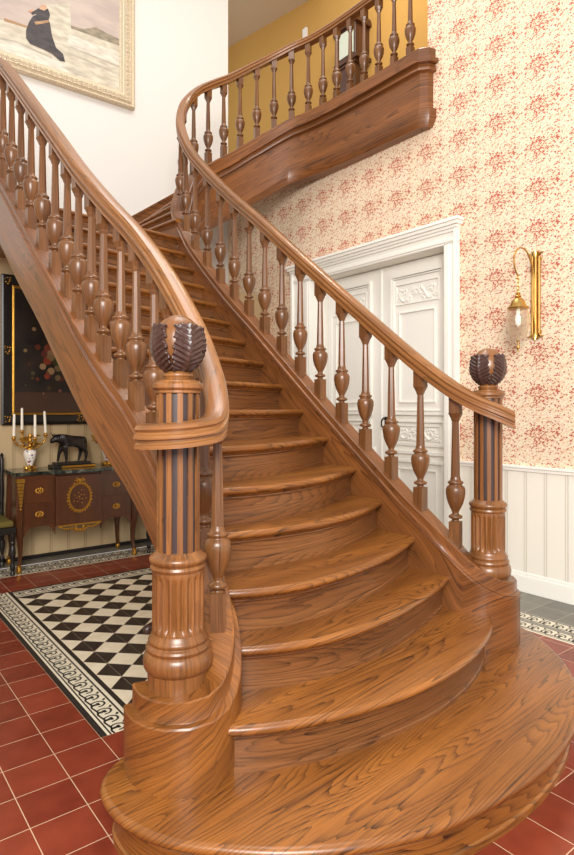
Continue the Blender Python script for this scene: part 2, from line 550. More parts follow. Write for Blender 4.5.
    def build(s, name, mats, parent=None, loc=None, bevel=0, merge=True):
        me = s.mesh(name, mats)
        if merge:
            import bmesh
            bm = bmesh.new(); bm.from_mesh(me)
            bmesh.ops.remove_doubles(bm, verts=bm.verts, dist=1e-5)
            for e in bm.edges:
                if len(e.link_faces) == 2 and e.calc_face_angle(0) > R(38): e.smooth = False
            bm.to_mesh(me); bm.free()
        o = bpy.data.objects.new(name, me)
        col.objects.link(o)
        if parent: o.parent = parent
        if loc: o.location = loc
        if bevel:
            b = o.modifiers.new('bevel', 'BEVEL'); b.width = bevel; b.segments = 2; b.limit_method = 'ANGLE'
        return o

def thing(name, label, cat, loc=(0, 0, 0), group=None, rz=0):
    o = bpy.data.objects.new(name, None)
    col.objects.link(o)
    o.location = loc
    o.rotation_euler = (0, 0, rz)
    o.empty_display_size = .05
    tag(o, label, cat, group)
    return o
def tag(o, label, cat, group=None):
    o['label'] = label; o['category'] = cat
    if group: o['group'] = group
    return o
def struct(o):
    o['kind'] = 'structure'
    return o
def copy_tree(o, parent=None):
    c = o.copy(); col.objects.link(c); c.parent = parent
    for ch in o.children: copy_tree(ch, c)
    return c

def catmull(pts, n):
    """resample a polyline of tuples as a smooth curve, n points evenly by length"""
    P = [Vector(p) for p in pts]
    d = []
    for i in range(len(P) - 1):
        p0, p1, p2, p3 = P[max(i - 1, 0)], P[i], P[i + 1], P[min(i + 2, len(P) - 1)]
        if i == 0: p0 = p1 * 2 - p2
        if i == len(P) - 2: p3 = p2 * 2 - p1
        t0 = 0; t1 = (p1 - p0).length ** .5; t2 = t1 + (p2 - p1).length ** .5; t3 = t2 + (p3 - p2).length ** .5
        for k in range(16):
            t = t1 + (t2 - t1) * k / 16
            A1 = p0 * ((t1 - t) / (t1 - t0)) + p1 * ((t - t0) / (t1 - t0))
            A2 = p1 * ((t2 - t) / (t2 - t1)) + p2 * ((t - t1) / (t2 - t1))
            A3 = p2 * ((t3 - t) / (t3 - t2)) + p3 * ((t - t2) / (t3 - t2))
            B1 = A1 * ((t2 - t) / (t2 - t0)) + A2 * ((t - t0) / (t2 - t0))
            B2 = A2 * ((t3 - t) / (t3 - t1)) + A3 * ((t - t1) / (t3 - t1))
            d.append(B1 * ((t2 - t) / (t2 - t1)) + B2 * ((t - t1) / (t2 - t1)))
    d.append(P[-1])
    L = [0]
    for i in range(1, len(d)): L.append(L[-1] + (d[i] - d[i - 1]).length)
    out = []; k = 0
    for i in range(n):
        s = L[-1] * i / (n - 1)
        while k < len(L) - 2 and L[k + 1] < s: k += 1
        f = (s - L[k]) / max(1e-9, L[k + 1] - L[k])
        out.append(d[k].lerp(d[k + 1], min(1, max(0, f))))
    return out

def normals2d(path):
    """unit plan normal to the right of travel, for every path point"""
    out = []
    for i in range(len(path)):
        a, b = path[max(i - 1, 0)], path[min(i + 1, len(path) - 1)]
        t = Vector((b[0] - a[0], b[1] - a[1])).normalized()
        out.append(Vector((t.y, -t.x)))
    return out

def sweep(path, sections, mb=None, vscale=1):
    """sections[i] = closed list of (s, z_abs); vertical cross-sections along path"""
    mb = mb or MB()
    nr = normals2d(path)
    P, U = [], []
    L = 0
    for i, p in enumerate(path):
        if i: L += (Vector(path[i]) - Vector(path[i - 1])).length
        sec = sections[i]
        P.append([(p[0] + nr[i].x * s, p[1] + nr[i].y * s, z) for s, z in sec])
        q = 0; ur = []
        for j in range(len(sec) + 1):
            if j:
                a, b = sec[j - 1], sec[j % len(sec)]
                q += math.hypot(b[0] - a[0], b[1] - a[1])
            ur.append((L, q * vscale))
        U.append(ur)
    mb.grid(P, U, 0, False, closed=True, flip=True)
    for row, rev in ((P[0], False), (P[-1], True)):
        pts = row[::-1] if rev else row
        mb.face(pts, [(p[2], p[0] + p[1]) for p in pts])
    return mb

def smooth_by_angle(o, ang=35):
    import bmesh
    bm = bmesh.new(); bm.from_mesh(o.data)
    for f in bm.faces: f.smooth = True
    for e in bm.edges:
        e.smooth = len(e.link_faces) == 2 and e.calc_face_angle(0) < R(ang)
    bm.to_mesh(o.data); bm.free()

# ------------------------------------------------------------------ room shell
XW = 4.36          # right-hand wall
YB = 6.00          # wall under the stair
YU = 6.87          # upper back wall
YJ = 3.47          # jamb of the opening to the upper hall
ZL = 4.68          # upper floor

fl = MB()
def flat(x0, x1, y0, y1, mi, z=0.0):
    fl.face([(x0, y0, z), (x1, y0, z), (x1, y1, z), (x0, y1, z)], None, mi)
X0, Y0 = -2.6, -1.6
RX0, RX1, RY0, RY1 = .96, 3.4, 2.55, 5.01         # tiled carpet
BR0, BR1 = 3.61, 3.92                            # right border
BB0, BB1 = 5.46, 5.78                            # back border
flat(X0, RX0, Y0, BB0, 0); flat(RX0, RX1, Y0, RY0, 0); flat(RX0, RX1, RY1, BB0, 0); flat(RX1, BR0, Y0, BB0, 0)
flat(BR1, XW + .3, Y0, YB + 1, 1); flat(X0, BR1, BB1, YB + .05, 1)
def border(x0, x1, y0, y1, horiz, rows, out_first):
    """a border strip made of bands across its width with black scrolls on the cream ones"""
    W = (y1 - y0) if horiz else (x1 - x0)
    pos = 0
    for wd, mi, scroll in rows:
        a, b = pos, pos + wd
        pos += wd
        if not out_first: a, b = W - b, W - a
        if horiz: flat(x0, x1, y0 + a, y0 + b, mi)
        else: flat(x0 + a, x0 + b, y0, y1, mi)
        if scroll:
            mid = (a + b) / 2; L = (x1 - x0) if horiz else (y1 - y0)
            k = max(1, round(L / (wd * .86))); st = L / k
            sg = 1 if out_first else -1
            for q in range(k):
                t0 = st * (q + .5)
                def pt(u, v):
                    u2 = t0 + u * st; v2 = mid + sg * v * wd
                    return (x0 + u2, y0 + v2, .0006) if horiz else (x0 + v2, y0 + u2, .0006)
                def strip(A, wv):
                    for i in range(len(A) - 1):
                        (u0, v0), (u1, v1) = A[i], A[i + 1]
                        dx, dy = u1 - u0, v1 - v0; l = math.hypot(dx, dy) or 1
                        nx, ny = -dy / l * wv, dx / l * wv
                        pts = [pt(u0 - nx, v0 - ny), pt(u1 - nx, v1 - ny), pt(u1 + nx, v1 + ny), pt(u0 + nx, v0 + ny)]
                        if (Vector(pts[1]) - Vector(pts[0])).cross(Vector(pts[2]) - Vector(pts[0])).z < 0: pts.reverse()
                        fl.face(pts, None, 3)
                strip([(.34 * math.cos(R(a_)), -.06 + .34 * math.sin(R(a_))) for a_ in range(-60, 215, 25)], .055)
                strip([(-.5, -.38), (-.2, -.42), (.1, -.32), (.5, -.38)], .05)
                strip([(-.02, -.35), (0, -.05)], .1)
                strip([(-.16, -.02), (.16, -.02)], .07)
                strip([(.28, .3), (.48, .44)], .06)
rows = [(.03, 3, 0), (.012, 4, 0), (.008, 3, 0), (.1, 4, 1), (.01, 3, 0), (.018, 4, 0), (.027, 3, 0)]
BW = .205
border(RX0, RX0 + BW, RY0, RY1, False, rows, True)
border(RX1 - BW, RX1, RY0, RY1, False, rows, False)
border(RX0 + BW, RX1 - BW, RY0, RY0 + BW, True, rows, True)
border(RX0 + BW, RX1 - BW, RY1 - BW, RY1, True, rows, False)
flat(RX0 + BW, RX1 - BW, RY0 + BW, RY1 - BW, 2)
rows2 = [(.02, 4, 0), (.008, 3, 0), (.105, 4, 1), (.008, 3, 0), (.028, 5, 0), (.008, 3, 0), (.105, 4, 1), (.008, 3, 0), (.02, 5, 0)]
border(BR0, BR1, Y0, BB0, False, rows2, True)
border(X0, BR1, BB0, BB1, True, rows2, True)
floor = struct(fl.build('floor', [M_RED, M_GREY, M_CHECK, M_TBLACK, M_TWHITE, M_TGREY]))
floor.data.materials[2] = M_CHECK

# right-hand papered wall with the doorway cut out and the upper opening beyond the jamb
DY0, DY1, DZ = 3.27, 5.12, 2.893
wr = MB()
T = .3
def wbox(mb, y0, y1, z0, z1):
    mb.box(XW, XW + T, y0, y1, z0, z1)
wbox(wr, Y0, DY0 - .029, 0, 8.4); wbox(wr, DY0 - .029, YJ, DZ + .029, 8.4); wbox(wr, YJ, DY1 + .029, DZ + .029, ZL - .12); wbox(wr, DY1 + .029, YU, 0, ZL - .12)
struct(wr.build('wall_right', [M_PAPER]))
wb = MB(); wb.box(X0, XW, YB, YB + .1, 0, 2.86)
struct(wb.build('wall_under_stair', [M_BOARDB]))
wu = MB(); wu.box(X0, XW, YU, YU + .2, 2.3, 9.2)
struct(wu.build('wall_back', [M_WHITE]))
wl = MB(); wl.box(X0 - .2, X0, Y0, YU, 0, 9.2)
struct(wl.build('unseen_wall_left', [M_WHITE]))  # out-of-view wall, placed to block ambient light from the left
# upper hall: floor, ochre walls, sloping ceiling
uf = MB(); uf.box(XW, 6.0, YJ, 11.5, ZL - .12, ZL, 'y'); uf.box(XW + T, 6.0, YJ - 2.2, YJ, ZL - .12, ZL, 'y')
struct(uf.build('floor_upper', [W_RISER]))
uw = MB(); uw.box(5.9, 6.05, YJ - 2.2, 11.5, ZL, 9.4); uw.box(XW + T, 5.9, YJ - 2.3, YJ - 2.2, ZL, 9.4); uw.box(XW, 5.9, 11.4, 11.5, ZL, 9.4)
struct(uw.build('wall_upper_hall', [M_OCHRE]))
uc = MB()
s_ = (8.13 - 7.78) / (9.30 - 7.17)
cz = lambda y: 7.78 + (y - 7.17) * s_
for (a, b) in ((6.6, 11.5),):
    uc.face([(XW, a, cz(a)), (XW, b, cz(b)), (5.9, b, cz(b)), (5.9, a, cz(a))], None)
    uc.face([(XW, a, cz(a) + .1), (5.9, a, cz(a) + .1), (5.9, b, cz(b) + .1), (XW, b, cz(b) + .1)], None)
struct(uc.build('ceiling', [M_CEIL]))

# wainscot boards, cap and baseboard along the right wall
def trim(name, boxes, mat, bevel=.004):
    m = MB()
    for b in boxes: m.box(*b)
    return struct(m.build(name, [mat], bevel=bevel))
trim('trim_wainscot_boards', [(XW - .015, XW, Y0, 3.12, .15, .985), (XW - .015, XW, 5.44, YB, .15, .985)], M_BOARD, 0)
trim('trim_wainscot_cap', [(XW - .04, XW, Y0, 3.12, .975, .995), (XW - .028, XW, Y0, 3.12, .95, .976), (XW - .04, XW, 5.44, YB, .95, .995)], M_PAINT)
trim('baseboard_right', [(XW - .028, XW, Y0, 3.12, 0, .13), (XW - .02, XW, Y0, 3.12, .13, .155), (XW - .028, XW, 5.44, YB, 0, .15)], M_PAINT)
trim('baseboard_back', [(X0, XW - .03, YB - .02, YB, 0, .035)], M_EBONY)

# ---- double door in the right wall
door = bpy.data.objects.new('door_1', None); col.objects.link(door); struct(door)
door.location = (XW, (DY0 + DY1) / 2, 0)
def rel(mb, name, mat, bevel=.003):
    o = mb.build(name, [mat] if not isinstance(mat, list) else mat, door, bevel=bevel)
    o.location = (-XW, -(DY0 + DY1) / 2, 0)
    return o
cs = MB()
def casing_leg(y0, y1, s):   # s=+1 outer side at y1
    a, b = (y0, y1)
    cs.box(XW - .03, XW, a, b, 0, DZ + .01, 'z')
    if s > 0: cs.box(XW - .055, XW - .03, b - .035, b, 0, DZ + .15, 'z'); cs.box(XW - .04, XW - .03, a + .02, a + .06, 0, DZ, 'z')
    else: cs.box(XW - .055, XW - .03, a, a + .035, 0, DZ + .15, 'z'); cs.box(XW - .04, XW - .03, b - .06, b - .02, 0, DZ, 'z')
casing_leg(3.12, DY0, -1); casing_leg(DY1, 5.43, 1)
cs.box(XW - .03, XW, 3.12, 5.43, DZ, DZ + .16, 'y')
cs.box(XW - .042, XW - .03, 3.155, 5.40, DZ + .02, DZ + .05, 'y')
for k, (d, z0, z1) in enumerate(((.05, .10, .125), (.065, .125, .15), (.085, .15, .18), (.10, .18, .207))):
    cs.box(XW - d, XW, 3.12 - (d - .055), 5.43 + (d - .055), DZ + z0, DZ + z1, 'y')
rel(cs, 'casing', M_PAINT)
jb = MB(); jb.box(XW, XW + .22, DY0 - .03, DY0, 0, DZ, 'z'); jb.box(XW, XW + .22, DY1, DY1 + .03, 0, DZ, 'z'); jb.box(XW, XW + .22, DY0, DY1, DZ, DZ + .03, 'y')
rel(jb, 'jamb', M_PAINT)
XD = 4.53
def leaf(y0, y1, seam_at_y1):
    m = MB(); m.box(XD, XD + .05, y0, y1, .01, DZ - .005, 'z')
    def frame(a, b, c, d, wd, pr):
        m.box(XD - pr, XD, a, b, c, c + wd, 'y'); m.box(XD - pr, XD, a, b, d - wd, d, 'y')
        m.box(XD - pr, XD, a, a + wd, c + wd, d - wd, 'z'); m.box(XD - pr, XD, b - wd, b, c + wd, d - wd, 'z')
    a, b = y0 + .13, y1 - .13
    frame(a, b, 1.38, 2.78, .03, .03); frame(a + .035, b - .035, 1.42, 2.745, .012, .018)
    frame(a + .07, b - .07, 2.47, 2.68, .012, .015)
    frame(a + .11, b - .11, 1.50, 2.40, .014, .016)
    frame(a, b, 1.08, 1.33, .02, .022); frame(a + .05, b - .05, 1.13, 1.28, .01, .014)
    m.box(XD - .03, XD, a - .05, b + .05, 1.0, 1.035, 'y')
    frame(a, b, .2, .95, .03, .03); frame(a + .09, b - .09, .3, .86, .014, .016)
    d = rel(m, 'door_leaf', M_PAINT)
    o = MB()
    cy = (a + b) / 2
    for zc, hh in ((2.575, .16), (1.205, .12)):
        hw = (b - a) / 2 - .1
        for sgn in (-1, 1):
            pts = [(XD - .008, cy + sgn * hw * t, zc + hh * .35 * math.sin(t * 7) - hh * .12) for t in [k / 12 for k in range(13)]]
            o.tube(pts, [.006 + .006 * math.sin(PI * k / 12) for k in range(13)], 6)
            for t, rr in ((.2, .018), (.42, .024), (.62, .02), (.82, .026), (.98, .018)):
                for q in range(5):
                    an = q * 2 * PI / 5 + t * 9
                    o.ball((XD - .006, cy + sgn * hw * t + rr * math.cos(an), zc + hh * .3 * math.sin(t * 11) + rr * math.sin(an)), rr * .62, 4, 0, (.6, 1, 1))
        for q in range(7):
            an = q * PI / 6
            o.ball((XD - .007, cy + .035 * math.cos(an), zc + .045 * math.sin(an) - .01), .014, 4, 0, (.7, 1, 1))
    rel(o, 'relief', M_PAINT, 0)
leaf(DY0, 4.195, True); leaf(4.2, DY1, False)
am = MB(); am.box(XD - .012, XD, 4.185, 4.21, .01, DZ - .01, 'z')
rel(am, 'meeting_bead', M_PAINT)
hd = MB()
hd.box(XD - .006, XD, 4.115, 4.15, 1.24, 1.36, 'z')
hd.tube([(XD - .006, 4.135, 1.335), (XD - .04, 4.135, 1.345), (XD - .055, 4.115, 1.35)], .009)
hd.tube([(XD - .045, 4.135, 1.345), (XD - .05, 4.15, 1.32), (XD - .05, 4.15, 1.27), (XD - .045, 4.13, 1.245), (XD - .006, 4.13, 1.24)], .008)
rel(hd, 'door_handle', M_IRON, 0)

# ------------------------------------------------------------------ staircase
RISE = .18
def quad(L, Rr, k, m=24):
    out = []
    for i in range(m + 1):
        t = i / m
        a = L[0] + (Rr[0] - L[0]) * t
        b = L[1] + (Rr[1] - L[1]) * t + k / 2 * (a - L[0]) * (a - Rr[0])
        out.append((a, b))
    return out
NOSE = {
 2: [(.93, 1.95), (.99, 1.80), (1.103, 1.692), (1.349, 1.578), (1.62, 1.517), (1.939, 1.502), (2.2, 1.535), (2.45, 1.61), (2.66, 1.71), (2.79, 1.82), (2.84, 1.95)],
 3: [(1.175, 1.93), (1.247, 1.87), (1.433, 1.784), (1.657, 1.744), (1.977, 1.766), (2.352, 1.86), (2.656, 1.97), (2.74, 2.01)],
 4: [(1.215, 2.04), (1.295, 1.986), (1.531, 1.906), (1.819, 1.914), (2.124, 1.976), (2.36, 2.06), (2.585, 2.163), (2.68, 2.21)],
 5: [(1.235, 2.27), (1.4, 2.212), (1.622, 2.165), (1.969, 2.169), (2.342, 2.282), (2.595, 2.408), (2.68, 2.46)],
 6: [(1.23, 2.40), (1.466, 2.325), (1.717, 2.295), (2.099, 2.37), (2.526, 2.591), (2.68, 2.68)],
 7: [(1.215, 2.56), (1.4, 2.51), (1.65, 2.50), (1.918, 2.555), (2.3, 2.72), (2.599, 2.891), (2.68, 2.94)],
}
NP = 28
curves = {}
for n, c in NOSE.items():
    curves[n] = [(p[0], p[1]) for p in catmull([(a, b, 0) for a, b in c], NP)]
LB = {8: 2.80, 9: 3.02, 10: 3.24, 11: 3.46, 12: 3.68, 13: 3.90, 14: 4.13, 15: 4.35, 16: 4.57, 17: 4.80}
RB = {8: 3.18, 9: 3.41, 10: 3.64, 11: 3.88, 12: 4.11, 13: 4.32, 14: 4.51, 15: 4.68, 16: 4.84, 17: 4.98}
KK = {8: .55, 9: .4, 10: .3, 11: .2, 12: .1}
for n in LB:
    curves[n] = quad(({8: 1.175, 9: 1.145, 10: 1.125, 11: 1.11}.get(n, 1.09), LB[n]), ({18: 2.70, 19: 2.80}.get(n, 2.68), RB[n] + .02), KK.get(n, 0), NP - 1)
# first, widest tread: a half ellipse that runs round behind both newels
c1 = [(.93, 2.11), (.86, 2.075), (.79, 2.03), (.735, 1.96), (.716, 1.86), (.728, 1.74), (.785, 1.60), (.879, 1.485), (1.03, 1.345), (1.22, 1.225), (1.45, 1.135), (1.70, 1.095), (1.965, 1.085), (2.2, 1.11), (2.42, 1.165),
      (2.65, 1.27), (2.84, 1.40), (2.98, 1.53), (3.10, 1.68), (3.175, 1.81), (3.2, 1.93), (3.16, 2.04), (3.07, 2.11)]
curves[1] = [(p[0], p[1]) for p in catmull([(a, b, 0) for a, b in c1], 72)]

# the flight above the quarter landing: nosings run towards the back wall
UP = {18: ((2.60, 5.02), (2.38, YU)), 19: ((2.74, 5.22), (2.62, YU)), 20: ((2.89, 5.36), (2.86, YU)), 21: ((3.05, 5.42), (3.11, YU)), 22: ((3.29, 5.45), (3.36, YU)), 23: ((3.56, 5.44), (3.61, YU)),
      24: ((3.82, 5.37), (3.86, YU)), 25: ((4.08, 5.2), (4.11, YU)), 26: ((4.30, 4.9), (4.33, YU))}
for n, (a, b) in UP.items():
    # ordered so that the outward (downhill) side is on the same hand as below
    curves[n] = [(b[0] + (a[0] - b[0]) * i / (NP - 1), b[1] - .002 + (a[1] - b[1]) * i / (NP - 1)) for i in range(NP)]

stair = thing('staircase', 'large oak stair flight with bulging lower steps turning right at the top', 'staircase', (1.9, 2, 0))
def sp(mb, name, mat, merge=True):
    o = mb.build(name, mat, stair, merge=merge)
    o.location = (-1.9, -2, 0)
    return o
def ribbon(curve, prof, ztop, back, mats, name, grain='x', vs=1):
    """prof = list of (out, dz) from the top inner edge round the nosing; back = curve of the hidden rear edge"""
    nr = normals2d(curve)      # right of travel
    P, U = [], []
    for i, p in enumerate(curve):
        q = [(back[i][0], back[i][1], ztop)]
        for o_, dz in prof:
            q.append((p[0] + nr[i].x * o_, p[1] + nr[i].y * o_, ztop + dz))
        q.append((back[i][0], back[i][1], ztop + prof[-1][1]))
        P.append(q)
        ur = []
        L = 0
        for j in range(len(q)):
            if grain == 'x': ur.append((q[j][0] * .98 + q[j][1] * .12, q[j][1] - q[j][0] * .12 + q[j][2]))
            else: ur.append((q[j][1], q[j][0] + q[j][2]))
        U.append(ur)
    m = MB(); m.grid(P, U, 0, True)
    for row in (P[0], P[-1]):
        m.face(row if row is P[-1] else row[::-1], [(p[0], p[2]) for p in row])
    o = sp(m, name, mats)
    smooth_by_angle(o, 40)
    return o
def side(curve):
    """+1 if the right of travel points downhill (towards smaller y / smaller x)"""
    return 1
PR = [(-.02, 0), (-.008, -.002), (-.001, -.009), (.002, -.018), (-.001, -.028), (-.010, -.034), (-.022, -.036), (-.026, -.044), (-.034, -.050)]
def riser_curve(curve, off):
    nr = normals2d(curve)
    return [(p[0] + nr[i].x * off, p[1] + nr[i].y * off) for i, p in enumerate(curve)]
def make_step(n, last=False):
    c = curves[n]
    z = RISE * n
    if n == 1:
        back = [(max(.9, min(3.0, p[0])), 2.12) for p in c]
        back = [(1.965 + (p[0] - 1.965) * .3, 2.08) for p in c]
    elif n < 17:
        nx = curves[n + 1]
        nr = normals2d(nx)
        back = []
        for i, p in enumerate(nx):
            back.append((p[0], p[1] + .06))
    elif n == 17:
        back = [(p[0], YU - .001) for p in c]
    else:
        g = curves[n + 1][0][0] + .06 if n + 1 in curves else 4.36
        g2 = curves[n + 1][-1][0] + .06 if n + 1 in curves else 4.36
        back = [(g + (g2 - g) * i / (NP - 1), c[i][1]) for i in range(NP)]
    ribbon(c, PR, z, back, [W_TREAD], 'tread', 'x' if n < 18 else 'y')
    # riser with a small cove moulding under the nosing
    off = -.034
    rc = riser_curve(c, off); nr = normals2d(c)
    P, U = [], []
    L = 0
    for i, p in enumerate(rc):
        if i: L += math.hypot(p[0] - rc[i - 1][0], p[1] - rc[i - 1][1])
        prof = [(.0, -.05), (.0, -.056), (-.006, -.062), (-.008, -.07), (-.008, -RISE + .02), (-.002, -RISE + .016), (-.002, -RISE)]
        if n == 1: prof = [(0, -.05), (.004, -.055), (.004, -.062), (-.012, -.075), (-.012, -.15), (-.004, -.155), (-.004, -RISE)]
        P.append([(p[0] + nr[i].x * o_, p[1] + nr[i].y * o_, z + dz) for o_, dz in prof])
        U.append([(L, dz) for o_, dz in prof])
    m = MB(); m.grid(P, U, 0, True)
    o = sp(m, 'riser', [W_RISER if n > 1 else W_TREAD]); smooth_by_angle(o, 30)
for n in range(1, 27): make_step(n)

# ---- strings: moulded boards carrying the balusters
PF = [(.05, 0), (.056, -.006), (.056, -.046), (.069, -.053), (.069, -.070), (.054, -.075), (.059, -.090), (.050, -.097), (.050, -.26), (.052, -.27), (.052, -.35), (.048, -.365)]
PN = [(.056, 0), (.062, -.004), (.062, -.066), (.064, -.070), (.088, -.072), (.092, -.078), (.092, -.095), (.092, -.11), (.092, -.16), (.092, -.2), (.092, -.5), (.092, -.52)]
PA = [(.082, 0), (.092, -.012), (.092, -.095), (.125, -.106), (.125, -.145), (.088, -.152), (.104, -.21), (.066, -.224), (.066, -.48), (.1, -.492), (.1, -.575), (.06, -.65)]
def blend(A, B, f):
    return [(a[0] + (b[0] - a[0]) * f, a[1] + (b[1] - a[1]) * f) for a, b in zip(A, B)]
def string_sections(path, fn, fa, extra, zfloor=RISE):
    out = []
    for i, p in enumerate(path):
        pr = blend(blend(PF, PN, fn(i)), PA, fa(i))
        ex = extra(i)
        zt = p[2]
        right = [(s, max(zfloor, zt + t * (1 if k < 8 else 1) - (ex if k >= 8 else 0))) for k, (s, t) in enumerate(pr)]
        left = [(-s, z) for s, z in right[::-1]]
        out.append(right + left)
    return out
# left string: from the curled block in front of the newel, behind it and up the open side
LS = [(.925, 1.98, .47), (.912, 1.93, .47), (.915, 1.87, .472), (.94, 1.815, .475), (.985, 1.786, .48), (1.035, 1.785, .49), (1.095, 1.822, .54), (1.15, 1.885, .615), (1.195, 1.97, .70), (1.225, 2.08, .80), (1.235, 2.25, .97),
      (1.23, 2.48, 1.22), (1.20, 2.70, 1.45), (1.155, 2.95, 1.66), (1.12, 3.25, 1.92), (1.10, 3.6, 2.22), (1.085, 4.0, 2.55), (1.075, 4.5, 2.945), (1.07, 4.85, 3.20), (1.07, 5.1, 3.32), (1.07, 5.4, 3.36), (1.07, 6.8, 3.36)]
# right string: from the block below the far newel, up, round the well and along the landing
RS = [(2.955, 1.97, .52), (2.972, 1.91, .52), (2.965, 1.845, .52), (2.92, 1.80, .522), (2.86, 1.798, .53), (2.805, 1.83, .565), (2.755, 1.90, .635), (2.72, 1.99, .725), (2.695, 2.10, .82), (2.682, 2.25, .93), (2.68, 2.6, 1.19), (2.68, 3.2, 1.65), (2.68, 3.75, 2.08), (2.68, 4.2, 2.42),
      (2.675, 4.6, 2.76), (2.675, 4.85, 3.0), (2.695, 5.05, 3.25), (2.76, 5.22, 3.48), (2.88, 5.35, 3.72), (3.05, 5.42, 3.92), (3.25, 5.45, 4.07), (3.45, 5.45, 4.20), (3.70, 5.41, 4.38), (3.95, 5.32, 4.55), (4.13, 5.18, 4.66), (4.24, 5.0, 4.70), (4.29, 4.75, 4.71), (4.31, 4.4, 4.71), (4.32, 3.54, 4.71)]
RSEND = [(4.322, 3.50, 4.71), (4.34, 3.478, 4.71), (4.37, 3.47, 4.71), (4.60, 3.47, 4.71)]
def sm(x, a, b):
    t = min(1, max(0, (x - a) / (b - a))); return t * t * (3 - 2 * t)
lp = catmull(LS, 150)
lsec = string_sections(lp, lambda i: 1 - sm(lp[i][2], .55, 1.0), lambda i: 0, lambda i: .05 + .05 * sm(lp[i][2], 2.3, 2.9))
o = sp(sweep(lp, lsec), 'left_string', [W_CURL, W_STR]); smooth_by_angle(o, 30)
for f in o.data.polygons:
    if f.center.z > .98 or f.center.y > 2.28: f.material_index = 1
rp = catmull(RS, 230)
rpx = rp + [Vector(p) for p in RSEND]
rsec = string_sections(rpx, lambda i: (1 - sm(rpx[i][2], .55, .9)) * .62, lambda i: sm(rpx[i][2], 3.1, 3.9), lambda i: .06)
o = sp(sweep(rpx, rsec), 'right_string', [W_STR]); smooth_by_angle(o, 30)
# solid cores of the curled blocks that carry the newels
for cx, cy in ((.991, 1.891), (2.884, 1.882)):
    m = MB(); m.lathe([(.115, RISE), (.115, .469 if cx < 2 else .519)], 40, (cx, cy))
    sp(m, 'newel_block', [W_NEWEL])
# string board along the back wall: level over the landing, then rising with the last steps
TOPS = [(1.0, 3.2), (2.1, 3.2), (2.2, 3.245), (2.97, 3.80), (4.33, 4.78)]
m = MB()
for d0, d1, h0, h1 in ((.03, .0, .0, .45), (.045, .03, .0, .03), (.038, .03, .035, .05)):
    for (xa, za), (xb, zb) in zip(TOPS, TOPS[1:]):
        A = [(xa, YU - d0, za - h1), (xb, YU - d0, zb - h1), (xb, YU - d0, zb - h0), (xa, YU - d0, za - h0)]
        m.face(A, [(p[0], p[2]) for p in A])
        A = [(xa, YU - d0, za - h0), (xb, YU - d0, zb - h0), (xb, YU - d1, zb - h0), (xa, YU - d1, za - h0)]
        m.face(A, [(p[0], p[1]) for p in A])
sp(m, 'wall_string', [W_STR])
# soffit closing the underside of the flight
P, U = [], []
for n in range(3, 18):
    zz = RISE * n - .30
    row = [(p[0], p[1] + .05, max(.02, zz)) for p in curves[n]]
    P.append(row); U.append([(p[0], p[1]) for p in row])
P.append([(p[0], YB - .003, RISE * 17 - .205) for p in curves[17]]); U.append([(p[0], YB) for p in curves[17]])
m = MB(); m.grid(P, U, 0, True); sp(m, 'soffit', [W_RISER])
P2 = []
for n in range(18, 27):
    c = curves[n]
    P2.append([(p[0] + .03, p[1], RISE * n - .27) for p in c])
m = MB(); m.grid(P2, [[(p[1], p[0]) for p in r] for r in P2], 0, True); sp(m, 'soffit', [M_WHITE])

# ------------------------------------------------------------------ balustrades
def baluster_mesh():
    m = MB()
    h = .029
    def block(z0, z1, g='z'): m.box(-h, h, -h, h, z0, z1, 'z')
    block(-.07, .112)
    prof = [(.026, .112), (.018, .117), (.018, .123), (.034, .129), (.038, .136), (.034, .143), (.020, .149), (.017, .156), (.021, .168), (.030, .184), (.040, .206), (.048, .232), (.052, .260), (.052, .280), (.047, .294), (.036, .302),
            (.033, .306), (.040, .311), (.042, .317), (.040, .322), (.030, .326), (.027, .336), (.0245, .346)]
    m.lathe(prof, 20, caps=False)
    m.lathe([(.0245, .345), (.0225, .45), (.018, .635), (.024, .648), (.026, .655), (.040, .680)], 8, rot=PI / 8, smooth=False, caps=False)
    block(.680, .785)
    return m.mesh('baluster', [W_BAL])
BALME = baluster_mesh()

RAILP = [(.016, 0), (.033, -.007), (.041, -.021), (.034, -.030), (.034, -.036), (.044, -.041), (.044, -.053), (.032, -.058), (.032, -.067), (.040, -.072), (.040, -.086)]
def handrail(path, parent, off):
    secs = []
    for i in range(len(path)):
        a, b = path[max(i - 1, 0)], path[min(i + 1, len(path) - 1)]
        run = math.hypot(b[0] - a[0], b[1] - a[1]); dz = b[2] - a[2]
        k = math.sqrt(1 + min(2, (dz / run) ** 2))
        k = 1 + (k - 1) * .8
        r_ = [(s, path[i][2] + t * k) for s, t in RAILP]
        secs.append(r_ + [(-s, z) for s, z in r_[::-1]])
    o = sweep(path, secs).build('handrail', [W_RAIL], parent)
    o.location = off
    smooth_by_angle(o, 32)
    return o
def at_plan(path, s):
    """point and tangent at plan distance s"""
    L = 0
    for i in range(1, len(path)):
        d = math.hypot(path[i][0] - path[i - 1][0], path[i][1] - path[i - 1][1])
        if L + d >= s:
            f = (s - L) / d
            p = path[i - 1].lerp(path[i], f)
            t = path[i] - path[i - 1]
            return p, math.atan2(t.y, t.x)
        L += d
    t = path[-1] - path[-2]
    return path[-1], math.atan2(t.y, t.x)
def plen(path):
    return sum(math.hypot(path[i][0] - path[i - 1][0], path[i][1] - path[i - 1][1]) for i in range(1, len(path)))

